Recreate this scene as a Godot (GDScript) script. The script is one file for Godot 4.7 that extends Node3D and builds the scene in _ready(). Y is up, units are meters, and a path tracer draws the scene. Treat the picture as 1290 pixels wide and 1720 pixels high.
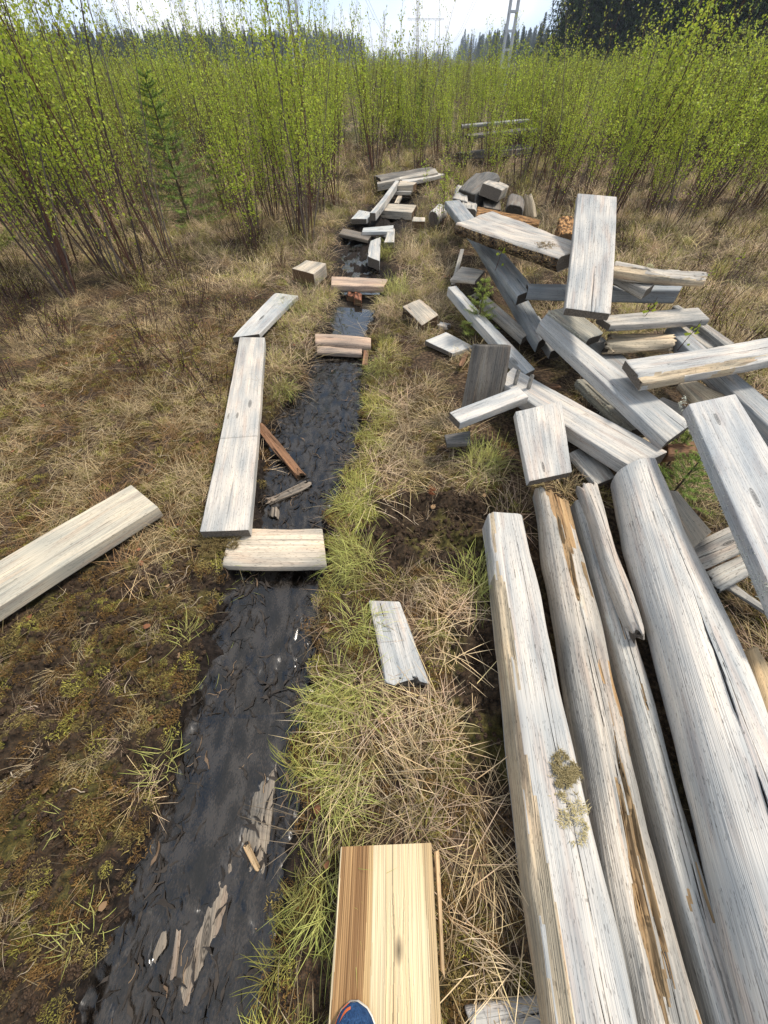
extends Node3D
# A wet bog path with old timbers, in metres; y is up, the path runs towards -z.

const TRENCH := [
	[0.489, -0.735, -0.338], [0.341, -0.729, -0.317], [0.223, -0.72, -0.313], [0.047, -0.715, -0.295], [-0.095, -0.687, -0.296], [-0.355, -0.694, -0.314], [-0.62, -0.693, -0.292], [-0.836, -0.689, -0.278], [-0.959, -0.665, -0.269], [-1.167, -0.655, -0.289], [-1.366, -0.677, -0.27], [-1.642, -0.708, -0.224], [-2.031, -0.673, -0.173], [-2.52, -0.628, -0.165], [-2.952, -0.586, -0.157], [-3.203, -0.577, -0.14], [-3.423, -0.487, -0.131], [-3.858, -0.47, -0.062], [-4.293, -0.427, 0], [-4.623, -0.457, 0.019], [-4.989, -0.496, -0.034], [-5.511, -0.549, -0.022], [-6.12, -0.555, 0.079], [-6.684, -0.382, 0.34], [-7.514, -0.14, 0.494], [-8.304, 0, 0.556], [-9.241, 0.166, 0.63]]

const TIMBERS := [
	["new_plank", "freshly sawn yellow plank with brown heartwood stripe under the shoe", "plank", "loose boards beside the muddy path", Vector3(-0.006, 0.062, 0.873), Vector3(1, 0, 0.014), Vector3(0, 1, 0), 1.737, 0.265, 0.25, 0.075, "new", {"r": 0.004, "rough": 0.15, "cr": 1, "skA": 0.004, "skB": 0.012}],
	["squared_log", "pale squared log with a dry moss patch, leftmost of the four laid logs", "log", "logs laid side by side at the lower right", Vector3(0.463, 0.09, 0.189), Vector3(0.998, 0, 0.068), Vector3(0, 1, 0), 2.662, 0.206, 0.169, 0.16, "silver", {"r": 0.035, "rough": 1.3, "cr": 4, "strip": [-0.085, 0.03, -0.05], "alt": "rotpale", "skA": 0.013, "skB": 0.012}],
	["rotten_log", "split grey log with crumbling orange heartwood, second of the four laid logs", "log", "logs laid side by side at the lower right", Vector3(0.662, 0.085, 0.012), Vector3(0.993, 0, 0.118), Vector3(0, 1, 0), 2.627, 0.181, 0.131, 0.15, "grey", {"r": 0.05, "rough": 2.0, "cr": 4, "jagB": 0.05, "strip": [0.01, 0.05, 0.06], "skA": 0.02, "skB": -0.104}],
	["grey_pole", "narrow smooth grey pole between the split log and the big round log", "log", "logs laid side by side at the lower right", Vector3(0.789, 0.08, 0.084), Vector3(0.991, 0, 0.132), Vector3(0, 1, 0), 2.695, 0.054, 0.101, 0.12, "grey", {"r": 0.05, "rough": 1.3, "cr": 3, "strip": [0.02, 0.03, 0.12], "skA": 0.009, "skB": 0.013}],
	["thin_rotten_pole", "short thin rotten pole lying in the gap beside the big round log", "log", "logs laid side by side at the lower right", Vector3(0.931, 0.165, -0.924), Vector3(0.995, 0, 0.101), Vector3(0.002, 1, -0.013), 0.77, 0.046, 0.077, 0.08, "silver", {"r": 0.03, "rough": 2.0, "cr": 2, "jagB": 0.03, "jagA": 0.03, "skA": -0.004, "skB": -0.0}],
	["round_log", "thickest pale round log with a long split, rightmost of the four laid logs", "log", "logs laid side by side at the lower right", Vector3(0.928, 0.2, 0.123), Vector3(0.983, 0, 0.182), Vector3(0, 1, 0), 2.983, 0.304, 0.204, 0.23, "silver", {"r": 0.1, "rough": 1.5, "cr": 5, "split": [-0.95, -0.75, 0.35, 0.03, 0.006], "skA": 0.051, "skB": 0.079}],
	["tan_log", "tan barkless log half hidden below the big round log at the right edge", "log", "logs laid side by side at the lower right", Vector3(1.271, 0.1, -0.335), Vector3(0.982, 0, 0.188), Vector3(0, 1, 0), 0.391, 0.143, 0.064, 0.11, "tan", {"r": 0.05, "rough": 1.0, "cr": 1, "skA": 0.087, "skB": 0.034}],
	["cross_sill", "pale worn board end sticking out from under the squared log beside the new plank", "board", "loose boards beside the muddy path", Vector3(0.354, 0, 0.308), Vector3(0.09, 0, 0.996), Vector3(0, 1, 0), 0.305, 0.048, 0.056, 0.06, "silver", {"r": 0.02, "rough": 1.2, "cr": 2, "skA": 0.017, "skB": -0.026}],
	["sunken_plank", "wide sunken plank showing pale through the black mud at lower left", "plank", "old path timbers in the mud", Vector3(-0.452, -0.085, 0.56), Vector3(0.997, 0, -0.082), Vector3(0, 1, 0), 1.577, 0.266, 0.307, 0.05, "sunk", {"r": 0.008, "rough": 0.6, "cr": 2, "skA": -0.023, "skB": -0.025}],
	["cross_board", "pale worn crossboard with mossy left end bridging the black mud", "board", "old path timbers in the mud", Vector3(-0.506, 0.01, -1.048), Vector3(-0.011, 0, 1), Vector3(0, 1, 0), 0.459, 0.213, 0.215, 0.04, "tanpale", {"r": 0.008, "rough": 1.0, "cr": 2, "skA": 0.02, "skB": 0.046}],
	["jagged_board", "jagged white board remnant half buried in dark peat", "board", "loose boards beside the muddy path", Vector3(0.044, 0.015, -0.598), Vector3(0.97, 0, -0.242), Vector3(0, 1, 0), 0.345, 0.155, 0.124, 0.04, "silver", {"r": 0.006, "rough": 0.7, "cr": 3, "jagA": 0.03, "skA": -0.034, "skB": -0.036}],
	["grey_plank", "long clean light grey plank with a saw cut across, left of the mud", "plank", "loose boards beside the muddy path", Vector3(-0.881, 0.063, -2.045), Vector3(0.988, 0, -0.153), Vector3(0, 1, 0), 1.927, 0.221, 0.198, 0.055, "light", {"r": 0.006, "rough": 0.3, "cr": 1, "kerf": 0.36, "skA": -0.02, "skB": -0.041}],
	["yellowed_plank", "long grey plank with yellowed middle reaching in from the left edge", "plank", "loose boards beside the muddy path", Vector3(-1.539, 0.055, -0.873), Vector3(-0.786, 0, -0.618), Vector3(0, 1, 0), 1.119, 0.244, 0.247, 0.07, "yellowed", {"r": 0.006, "rough": 0.3, "cr": 1, "skA": 0.002, "skB": -0.042}],
	["pointed_board", "short pale board with pointed near end beyond the long grey plank", "board", "loose boards beside the muddy path", Vector3(-1.006, 0.05, -3.487), Vector3(0.976, 0, 0.218), Vector3(0, 1, 0), 0.855, 0.181, 0.244, 0.04, "light", {"r": 0.006, "rough": 0.5, "cr": 1, "skA": 0.114, "skB": -0.032}],
	["squat_block", "squat sawn block with brown end grain left of the muddy path", "block", "loose boards beside the muddy path", Vector3(-0.758, 0.07, -4.457), Vector3(0.94, 0, 0.341), Vector3(0, 1, 0), 0.296, 0.26, 0.271, 0.12, "tanpale", {"r": 0.006, "rough": 0.4, "cr": 2, "skA": -0.029, "skB": -0.076}],
	["bark_block", "short block with reddish bark right of the puddle", "block", "loose boards beside the muddy path", Vector3(0.312, 0.05, -3.459), Vector3(-0.93, 0, 0.368), Vector3(0, 1, 0), 0.37, 0.228, 0.197, 0.1, "tanpale", {"r": 0.012, "rough": 1.0, "cr": 2, "bark": 1, "skA": 0.12, "skB": 0.091}],
	["pale_offcut", "flat pale board end in the grass below the pine seedling", "board", "loose boards beside the muddy path", Vector3(0.507, 0.043, -2.969), Vector3(0.589, 0, 0.808), Vector3(0, 1, 0), 0.216, 0.289, 0.3, 0.035, "light", {"r": 0.006, "rough": 0.8, "cr": 1, "skA": 0.026, "skB": 0.02}],
	["split_sill", "bark-stripped sill log across the trench at the near end of the puddle", "log", "old path timbers in the mud", Vector3(-0.333, -0.01, -3.092), Vector3(-0.122, 0, 0.993), Vector3(0, 1, 0), 0.459, 0.142, 0.15, 0.08, "pinkish", {"r": 0.03, "rough": 1.2, "cr": 2, "skA": 0.034, "skB": 0.022}],
	["split_board", "thin rough board lying along the sill log in front of the puddle", "slat", "old path timbers in the mud", Vector3(-0.356, -0.02, -2.981), Vector3(-0.106, 0, 0.994), Vector3(0, 1, 0), 0.365, 0.096, 0.095, 0.04, "pinkish", {"r": 0.012, "rough": 2.2, "cr": 1, "skA": 0.021, "skB": 0.014}],
	["short_stake", "short brown stake beside the sill log in front of the puddle", "stake", "old path timbers in the mud", Vector3(-0.142, -0.015, -2.843), Vector3(0.999, -0.005, 0.048), Vector3(0, 0.994, 0.11), 0.183, 0.04, 0.042, 0.05, "rot", {"r": 0.008, "rough": 1.0, "cr": 0, "skA": 0.002, "skB": 0.002}],
	["back_sill", "dark brown sill board across the trench at the far end of the puddle", "board", "old path timbers in the mud", Vector3(-0.255, 0.02, -4.274), Vector3(-0.1, 0, 0.995), Vector3(0, 1, 0), 0.554, 0.207, 0.224, 0.06, "pinkish", {"r": 0.01, "rough": 1.0, "cr": 2, "skA": 0.033, "skB": -0.02}],
	["red_wood_chunk", "larger red-brown wood chunk standing in the puddle", "chunk", "old path timbers in the mud", Vector3(-0.259, -0.045, -4.06), Vector3(1, 0, -0.011), Vector3(0, 1, 0), 0.176, 0.082, 0.084, 0.09, "redrot", {"r": 0.012, "rough": 2.5, "cr": 1, "skA": -0.044, "skB": -0.046}],
	["red_wood_bit", "smaller red-brown wood chunk at the left of the puddle", "chunk", "old path timbers in the mud", Vector3(-0.335, -0.055, -4.16), Vector3(1, 0, -0.02), Vector3(0, 1, 0), 0.166, 0.06, 0.06, 0.08, "redrot", {"r": 0.02, "rough": 2.5, "cr": 0, "skA": -0.031, "skB": -0.001}],
	["tilted_offcut", "thick pale offcut tilted over the mud beyond the puddle", "board", "old path timbers in the mud", Vector3(-0.106, 0.07, -5.083), Vector3(0.999, -0.026, 0.028), Vector3(0.024, 0.997, 0.072), 0.56, 0.138, 0.118, 0.1, "light", {"r": 0.008, "rough": 0.8, "cr": 1, "jagB": 0.02, "skA": -0.073, "skB": 0.12}],
	["frame_board", "pale board over the dark hole beyond the tilted offcut", "board", "old path timbers in the mud", Vector3(-0.077, 0.06, -5.996), Vector3(0.169, 0, 0.986), Vector3(0, 1, 0), 0.399, 0.208, 0.238, 0.04, "light", {"r": 0.006, "rough": 0.6, "cr": 1, "skA": -0.043, "skB": -0.052}],
	["frame_side_board", "short pale board at the right of the dark hole on the path", "board", "old path timbers in the mud", Vector3(0.079, 0.045, -5.754), Vector3(0.998, 0.003, 0.059), Vector3(-0.002, 1, -0.017), 0.605, 0.119, 0.085, 0.06, "light", {"r": 0.008, "rough": 0.8, "cr": 1, "skA": 0.03, "skB": 0.005}],
	["muddy_board", "mud-smeared board sloping into the path left of the dark hole", "board", "old path timbers in the mud", Vector3(-0.367, 0.03, -5.892), Vector3(-0.468, 0.015, 0.884), Vector3(0.048, 0.999, 0.009), 0.431, 0.206, 0.243, 0.04, "muddy", {"r": 0.008, "rough": 1.0, "cr": 1, "skA": 0.066, "skB": 0.076}],
	["rounded_end_board", "short board with rounded end at the left end of the far narrow plank", "board", "far end of the old boardwalk", Vector3(-0.297, 0.07, -6.591), Vector3(0.976, 0, 0.219), Vector3(0, 1, 0), 0.402, 0.219, 0.23, 0.06, "light", {"r": 0.006, "rough": 0.3, "cr": 1, "skA": 0.018, "skB": -0.083}],
	["narrow_beam", "long narrow grey beam slanting along the far path", "beam", "far end of the old boardwalk", Vector3(0.032, 0.135, -7.358), Vector3(0.981, 0.001, 0.192), Vector3(-0.005, 1, 0.02), 1.914, 0.085, 0.058, 0.09, "light", {"r": 0.006, "rough": 0.4, "cr": 1, "skA": -0.015, "skB": 0.011}],
	["far_cross_board", "wide crossboard under the narrow beam on the far path", "board", "far end of the old boardwalk", Vector3(0.197, 0.02, -7.144), Vector3(-0.204, 0, 0.979), Vector3(0, 1, 0), 0.512, 0.38, 0.463, 0.1, "tanpale", {"r": 0.01, "rough": 0.8, "cr": 1, "skA": 0.1, "skB": 0.001}],
	["far_short_slat", "short slat lying lengthwise between the far crossboards", "slat", "far end of the old boardwalk", Vector3(0.235, 0.03, -7.85), Vector3(0.99, 0, 0.144), Vector3(0, 1, 0), 0.638, 0.064, 0.073, 0.04, "tanpale", {"r": 0.006, "rough": 0.5, "cr": 0, "skA": 0.009, "skB": -0.033}],
	["far_second_board", "thin crossboard beyond the short slat on the far path", "board", "far end of the old boardwalk", Vector3(0.313, 0.075, -8.167), Vector3(-0.312, 0, 0.95), Vector3(0, 1, 0), 0.286, 0.258, 0.256, 0.05, "light", {"r": 0.006, "rough": 0.5, "cr": 1, "skA": 0.08, "skB": 0.071}],
	["far_step_board", "pale board meeting the narrow beam at its far end", "board", "far end of the old boardwalk", Vector3(0.377, 0.12, -8.238), Vector3(-0.086, 0, 0.996), Vector3(0, 1, 0), 0.265, 0.284, 0.332, 0.1, "tanpale", {"r": 0.008, "rough": 0.6, "cr": 1, "skA": -0.022, "skB": -0.047}],
	["far_walk_plank", "pale boardwalk plank running right behind the narrow beam", "plank", "far end of the old boardwalk", Vector3(0.652, 0.135, -8.884), Vector3(0.654, 0, 0.757), Vector3(0, 1, 0), 0.932, 0.277, 0.361, 0.05, "light", {"r": 0.006, "rough": 0.4, "cr": 1, "skA": -0.12, "skB": -0.12}],
	["far_edge_plank", "grey plank on edge along the back of the far boardwalk", "plank", "far end of the old boardwalk", Vector3(0.417, 0.12, -8.81), Vector3(0.551, 0.031, 0.834), Vector3(-0.057, 0.998, 0), 1.273, 0.197, 0.241, 0.1, "grey", {"r": 0.006, "rough": 0.4, "cr": 1, "skA": -0.12, "skB": -0.12}],
	["dark_far_log", "dark bark-covered log behind the far boardwalk", "log", "far end of the old boardwalk", Vector3(0.397, 0.11, -9.139), Vector3(0.645, 0, 0.764), Vector3(0, 1, 0), 1.346, 0.352, 0.346, 0.14, "dark", {"r": 0.06, "rough": 1.6, "cr": 1, "skA": -0.12, "skB": -0.12}],
	["tiny_block", "small pale sawn block in the grass right of the far path", "block", "far end of the old boardwalk", Vector3(0.462, 0.06, -6.29), Vector3(0.995, 0, 0.096), Vector3(0, 1, 0), 0.207, 0.172, 0.16, 0.12, "tanpale", {"r": 0.006, "rough": 0.4, "cr": 0, "skA": -0.012, "skB": -0.015}],
	["white_log_end", "stubby whitish log end beside the birch shoots left of the pile", "log", "far end of the old boardwalk", Vector3(0.737, 0.1, -6.554), Vector3(0.931, 0, 0.365), Vector3(0, 1, 0), 0.435, 0.163, 0.189, 0.16, "silver", {"r": 0.07, "rough": 1.5, "cr": 3, "skA": -0.12, "skB": -0.12}],
	["curved_slat", "brown slat dipping from the grass into the black mud", "slat", "old path timbers in the mud", Vector3(-0.613, -0.007, -1.759), Vector3(0.772, 0.009, -0.635), Vector3(0.117, 0.981, 0.156), 0.487, 0.062, 0.045, 0.02, "rot", {"r": 0.006, "rough": 4.0, "cr": 2, "jagA": 0.04, "jagB": 0.02, "skA": -0.014, "skB": 0.009}],
	["dark_bark_strip", "dark wet bark strip lying across the black mud", "slat", "old path timbers in the mud", Vector3(-0.526, -0.047, -1.46), Vector3(0.573, 0, 0.82), Vector3(0, 1, 0), 0.285, 0.057, 0.047, 0.025, "muddy", {"r": 0.008, "rough": 5.0, "cr": 1, "jagA": 0.04, "jagB": 0.04, "skA": -0.008, "skB": -0.006}],
	["mud_stub", "small brown wood stub in the mud beside the grey plank", "chunk", "old path timbers in the mud", Vector3(-0.586, -0.05, -1.319), Vector3(1, 0, -0.023), Vector3(0, 1, 0), 0.066, 0.049, 0.04, 0.05, "muddy", {"r": 0.008, "rough": 4.0, "cr": 0, "skA": -0.017, "skB": -0.018}],
	["wood_chip", "pale pointed wood chip lying on the black mud", "chip", "old path timbers in the mud", Vector3(-0.398, -0.046, 0.029), Vector3(0.757, 0, -0.653), Vector3(0, 1, 0), 0.095, 0.016, 0.018, 0.012, "chip", {"r": 0.003, "rough": 1.5, "cr": 1, "jagA": 0.012, "jagB": 0.02, "skA": -0.009, "skB": -0.008}],
	["mud_stick", "dark split stick lying on the sunken plank", "stick", "old path timbers in the mud", Vector3(-0.556, -0.053, 0.223), Vector3(0.99, 0, -0.142), Vector3(0, 1, 0), 0.105, 0.012, 0.008, 0.01, "muddy", {"r": 0.003, "rough": 2.5, "cr": 1, "jagA": 0.02, "jagB": 0.02, "skA": -0.002, "skB": -0.001}],
	["wood_splinter", "long tan splinter leaning against the new plank's right edge", "splinter", "loose boards beside the muddy path", Vector3(0.144, 0.06, 0.138), Vector3(0.999, -0.054, 0.003), Vector3(0.053, 0.991, 0.124), 0.243, 0.01, 0.012, 0.01, "chip", {"r": 0.003, "rough": 0.8, "cr": 0, "jagA": 0.03, "skA": 0.005, "skB": 0.005}],
	["upright_board", "wide silver board propped up on top of the pile", "board", "timbers of the tumbled pile", Vector3(1.286, 0.728, -2.79), Vector3(0.959, 0.014, 0.284), Vector3(-0.084, 0.968, 0.235), 1.203, 0.238, 0.254, 0.046, "silver", {"r": 0.006, "rough": 0.4, "cr": 2, "skA": -0.011, "skB": -0.017}],
	["mossy_slab", "broad pale slab with brown mossy edge on top of the pile", "slab", "timbers of the tumbled pile", Vector3(1.026, 0.594, -3.576), Vector3(-0.953, -0.069, 0.296), Vector3(-0.09, 0.994, -0.059), 1.447, 0.443, 0.354, 0.092, "silver", {"r": 0.05, "rough": 1.8, "cr": 2, "bark": 1, "fringe": 1, "fringe_kind": 1, "skA": 0.12, "skB": 0.12}],
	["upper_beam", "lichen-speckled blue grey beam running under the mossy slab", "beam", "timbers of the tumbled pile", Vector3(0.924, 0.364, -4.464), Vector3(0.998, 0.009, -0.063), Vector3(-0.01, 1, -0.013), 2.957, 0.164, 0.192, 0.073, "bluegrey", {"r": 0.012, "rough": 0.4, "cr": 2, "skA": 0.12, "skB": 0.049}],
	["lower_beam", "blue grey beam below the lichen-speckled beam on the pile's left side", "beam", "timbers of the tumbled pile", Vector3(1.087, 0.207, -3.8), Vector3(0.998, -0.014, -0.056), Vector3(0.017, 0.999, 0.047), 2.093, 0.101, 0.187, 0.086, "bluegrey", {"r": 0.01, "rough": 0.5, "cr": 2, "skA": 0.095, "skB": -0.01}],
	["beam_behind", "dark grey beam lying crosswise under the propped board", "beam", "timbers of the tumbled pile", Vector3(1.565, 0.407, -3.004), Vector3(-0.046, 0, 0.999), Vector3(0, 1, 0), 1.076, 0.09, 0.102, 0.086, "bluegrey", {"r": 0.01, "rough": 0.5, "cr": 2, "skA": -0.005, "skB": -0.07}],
	["rotten_topped_plank", "weathered plank with crumbling near edge, topmost at the right of the pile", "plank", "timbers of the tumbled pile", Vector3(1.816, 0.574, -2.855), Vector3(-0.157, -0.026, 0.987), Vector3(0.061, 0.997, 0.036), 0.604, 0.146, 0.139, 0.053, "grey", {"r": 0.012, "rough": 2.0, "cr": 3, "jagB": 0.03, "strip": [0.046, 0.05, -0.05], "alt": "rotpale", "skA": -0.046, "skB": -0.064}],
	["short_grey_beam", "short grey beam end below the crumbling plank right of the propped board", "beam", "timbers of the tumbled pile", Vector3(1.662, 0.511, -2.912), Vector3(0.88, -0.022, -0.474), Vector3(0.047, 0.998, 0.042), 0.337, 0.131, 0.133, 0.059, "grey", {"r": 0.01, "rough": 0.7, "cr": 2, "skA": 0.034, "skB": 0.064}],
	["pale_bent_plank", "pale plank with angled end below the crosswise dark beam", "plank", "timbers of the tumbled pile", Vector3(1.781, 0.377, -2.631), Vector3(0.156, 0, 0.988), Vector3(0, 1, 0), 0.716, 0.192, 0.142, 0.046, "grey", {"r": 0.01, "rough": 0.6, "cr": 2, "skB": 0.002, "skA": -0.025}],
	["crumbling_log", "crumbling pale rotten log with needles, middle of the pile", "log", "timbers of the tumbled pile", Vector3(1.704, 0.267, -2.533), Vector3(-0.03, 0, 1), Vector3(0, 1, 0), 0.47, 0.205, 0.127, 0.066, "rotpale", {"r": 0.04, "rough": 3.0, "cr": 3, "jagB": 0.04, "jagA": 0.04, "skA": -0.089, "skB": -0.07}],
	["diagonal_beam", "long silver beam slanting down through the middle of the pile", "beam", "timbers of the tumbled pile", Vector3(1.25, 0.317, -2.078), Vector3(0.925, -0.038, -0.378), Vector3(0.068, 0.995, 0.066), 1.148, 0.219, 0.142, 0.066, "silver", {"r": 0.008, "rough": 0.4, "cr": 4, "skA": 0.053, "skB": 0.106}],
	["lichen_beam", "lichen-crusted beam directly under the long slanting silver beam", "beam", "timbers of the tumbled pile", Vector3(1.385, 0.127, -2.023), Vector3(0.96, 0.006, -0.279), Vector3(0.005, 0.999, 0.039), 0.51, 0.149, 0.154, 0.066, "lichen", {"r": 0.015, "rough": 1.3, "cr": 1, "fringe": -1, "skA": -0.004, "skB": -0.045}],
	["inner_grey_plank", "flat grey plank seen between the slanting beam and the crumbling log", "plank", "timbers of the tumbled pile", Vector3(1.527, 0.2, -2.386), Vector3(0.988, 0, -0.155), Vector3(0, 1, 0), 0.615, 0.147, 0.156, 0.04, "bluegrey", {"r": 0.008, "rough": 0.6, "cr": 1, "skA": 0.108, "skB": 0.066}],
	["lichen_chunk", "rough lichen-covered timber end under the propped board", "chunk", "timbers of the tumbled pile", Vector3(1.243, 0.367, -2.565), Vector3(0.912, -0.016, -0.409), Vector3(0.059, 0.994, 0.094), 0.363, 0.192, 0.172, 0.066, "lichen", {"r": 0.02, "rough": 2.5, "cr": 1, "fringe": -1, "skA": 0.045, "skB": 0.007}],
	["wide_right_plank", "heavy pale plank with brown decayed front edge at the right edge of the pile", "plank", "timbers of the tumbled pile", Vector3(1.989, 0.42, -2.073), Vector3(0.275, 0, 0.961), Vector3(0, 1, 0), 1.423, 0.214, 0.189, 0.059, "silver", {"r": 0.012, "rough": 1.0, "cr": 4, "strip": [0.076, 0.035, -0.1], "alt": "rotpale", "skA": -0.054, "skB": -0.12}],
	["right_rail", "thin rail at the far right of the pile running under the heavy plank", "rail", "timbers of the tumbled pile", Vector3(2.197, 0.284, -2.73), Vector3(0.986, -0.012, -0.165), Vector3(0.018, 0.999, 0.033), 0.571, 0.081, 0.057, 0.053, "grey", {"r": 0.008, "rough": 0.5, "cr": 1, "skA": 0.035, "skB": 0.012}],
	["right_flat_board", "flat shaded board beside the thin rail under the heavy plank", "board", "timbers of the tumbled pile", Vector3(2.174, 0.249, -2.639), Vector3(0.957, -0.003, -0.289), Vector3(0.013, 0.999, 0.032), 0.289, 0.155, 0.139, 0.033, "grey", {"r": 0.008, "rough": 0.5, "cr": 1, "skA": -0.004, "skB": 0.027}],
	["right_inner_beam", "pale beam slanting under the heavy plank toward the right edge", "beam", "timbers of the tumbled pile", Vector3(2.016, 0.251, -2.151), Vector3(0.999, -0.011, -0.05), Vector3(0.012, 1, 0.018), 1.1, 0.166, 0.123, 0.079, "bluegrey", {"r": 0.01, "rough": 0.6, "cr": 2, "skA": 0.12, "skB": 0.04}],
	["under_board", "cracked pale board just below the heavy plank's near edge", "board", "timbers of the tumbled pile", Vector3(1.844, 0.223, -1.994), Vector3(0.982, 0, -0.19), Vector3(0, 1, 0), 0.245, 0.241, 0.134, 0.033, "rotpale", {"r": 0.008, "rough": 1.0, "cr": 2, "skA": 0.083, "skB": 0.042}],
	["low_board", "splintered low board between the slanting beam and the knotty plank", "board", "timbers of the tumbled pile", Vector3(1.701, 0.163, -1.915), Vector3(0.743, 0, -0.669), Vector3(0, 1, 0), 0.217, 0.156, 0.132, 0.033, "grey", {"r": 0.008, "rough": 1.3, "cr": 2, "jagB": 0.03, "skA": 0.026, "skB": 0.022}],
	["edge_board", "grey board touching the right picture edge behind the knotty plank", "board", "timbers of the tumbled pile", Vector3(2.023, 0.214, -1.692), Vector3(0.943, -0.03, -0.331), Vector3(0.046, 0.998, 0.043), 0.361, 0.187, 0.129, 0.033, "light", {"r": 0.008, "rough": 0.7, "cr": 1, "skA": 0.106, "skB": 0.064}],
	["knotty_plank", "wide blue grey plank with dark knots leaning at the right edge", "plank", "timbers of the tumbled pile", Vector3(1.39, 0.445, -1.005), Vector3(0.989, -0.06, 0.135), Vector3(0.046, 0.993, 0.106), 1.012, 0.28, 0.243, 0.05, "knotty", {"r": 0.006, "rough": 0.3, "cr": 2, "fringe": -1, "skA": 0.12, "skB": 0.12}],
	["long_pegged_beam", "thick pale beam with two wooden pegs reaching to the round log", "beam", "timbers of the tumbled pile", Vector3(1.037, 0.181, -1.836), Vector3(0.854, 0.006, -0.521), Vector3(-0.026, 0.999, -0.031), 0.998, 0.261, 0.192, 0.079, "silver", {"r": 0.008, "rough": 0.4, "cr": 3, "skA": -0.009, "skB": 0.076}],
	["short_board", "short silver board leaning on the pegged beam above the laid logs", "board", "timbers of the tumbled pile", Vector3(0.8, 0.25, -1.534), Vector3(0.993, -0.069, 0.094), Vector3(0.056, 0.99, 0.131), 0.48, 0.216, 0.259, 0.04, "silver", {"r": 0.005, "rough": 0.4, "cr": 3, "skA": 0.093, "skB": 0.12}],
	["short_crosspiece", "short grey crosspiece lying over the pegged beam's left end", "board", "timbers of the tumbled pile", Vector3(0.578, 0.257, -1.818), Vector3(0.469, 0.003, 0.883), Vector3(-0.04, 0.999, 0.018), 0.461, 0.113, 0.105, 0.046, "light", {"r": 0.006, "rough": 0.4, "cr": 2, "skA": -0.01, "skB": -0.006}],
	["dark_scrap", "dark wood scrap in the grass under the short crosspiece", "scrap", "timbers of the tumbled pile", Vector3(0.426, 0.074, -1.77), Vector3(-0.006, 0.007, 1), Vector3(-0.141, 0.99, -0.008), 0.142, 0.092, 0.108, 0.033, "dark", {"r": 0.01, "rough": 1.5, "cr": 1, "skA": 0.005, "skB": -0.015}],
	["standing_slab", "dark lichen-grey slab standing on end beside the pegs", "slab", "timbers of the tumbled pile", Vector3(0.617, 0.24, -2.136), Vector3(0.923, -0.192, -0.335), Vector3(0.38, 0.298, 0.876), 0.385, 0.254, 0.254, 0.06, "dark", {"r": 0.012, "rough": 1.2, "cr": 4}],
	["leaning_slat", "long thin pale slat slanting behind the pine seedling", "slat", "timbers of the tumbled pile", Vector3(0.755, 0.189, -2.937), Vector3(0.962, -0.009, -0.271), Vector3(0.019, 0.999, 0.034), 1.336, 0.092, 0.078, 0.073, "light", {"r": 0.006, "rough": 0.5, "cr": 1, "skA": 0.035, "skB": 0.005}],
	["second_slat", "grey slat slanting to the foot of the lower beam", "slat", "timbers of the tumbled pile", Vector3(0.959, 0.134, -3.216), Vector3(0.931, -0.034, -0.362), Vector3(0.054, 0.997, 0.046), 0.644, 0.096, 0.109, 0.053, "grey", {"r": 0.006, "rough": 0.5, "cr": 1, "skA": 0.046, "skB": 0.066}],
	["thin_upright_slat", "thin grey slat leaning at the pile's left end", "slat", "timbers of the tumbled pile", Vector3(0.705, 0.199, -4.198), Vector3(0.967, -0.105, 0.231), Vector3(0, 0.911, 0.413), 0.45, 0.038, 0.039, 0.025, "grey", {"r": 0.004, "rough": 0.5, "cr": 0, "skA": 0.01, "skB": 0.01}],
	["drilled_board_end", "short board end with nail holes at the pile's left end", "board", "timbers of the tumbled pile", Vector3(0.761, 0.217, -3.925), Vector3(-0.796, -0.196, 0.572), Vector3(-0.269, 0.962, -0.044), 0.318, 0.252, 0.232, 0.026, "grey", {"r": 0.006, "rough": 0.5, "cr": 1, "skA": 0.12, "skB": 0.12}],
	["corner_foot_beam", "small beam end by the foot of the lower beam", "beam", "timbers of the tumbled pile", Vector3(1.234, 0.097, -2.991), Vector3(0.994, -0.014, -0.106), Vector3(0.018, 0.999, 0.038), 0.508, 0.104, 0.116, 0.066, "bluegrey", {"r": 0.01, "rough": 0.6, "cr": 1, "skA": 0.034, "skB": 0.044}],
	["pile_base_plank", "grey plank half hidden between the short board and the round log", "plank", "timbers of the tumbled pile", Vector3(1.088, 0.109, -1.507), Vector3(0.969, -0.009, -0.248), Vector3(0.019, 0.999, 0.037), 0.249, 0.143, 0.151, 0.033, "grey", {"r": 0.008, "rough": 0.6, "cr": 1, "skA": 0.029, "skB": 0.038}],
	["twin_knot_board", "board with two dark knots beside the round log", "board", "timbers of the tumbled pile", Vector3(1.313, 0.197, -1.093), Vector3(0.994, -0.019, -0.105), Vector3(0.026, 0.997, 0.072), 0.27, 0.131, 0.09, 0.026, "knotbrown", {"r": 0.006, "rough": 0.3, "cr": 0, "skA": 0.073, "skB": -0.017}],
	["grooved_board", "grooved board crossing under the leaning knotty plank", "board", "timbers of the tumbled pile", Vector3(1.437, 0.162, -0.959), Vector3(0.342, 0.062, 0.938), Vector3(-0.185, 0.983, 0.002), 0.286, 0.109, 0.118, 0.026, "grey", {"r": 0.006, "rough": 0.6, "cr": 1, "skA": -0.048, "skB": -0.032}],
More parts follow.
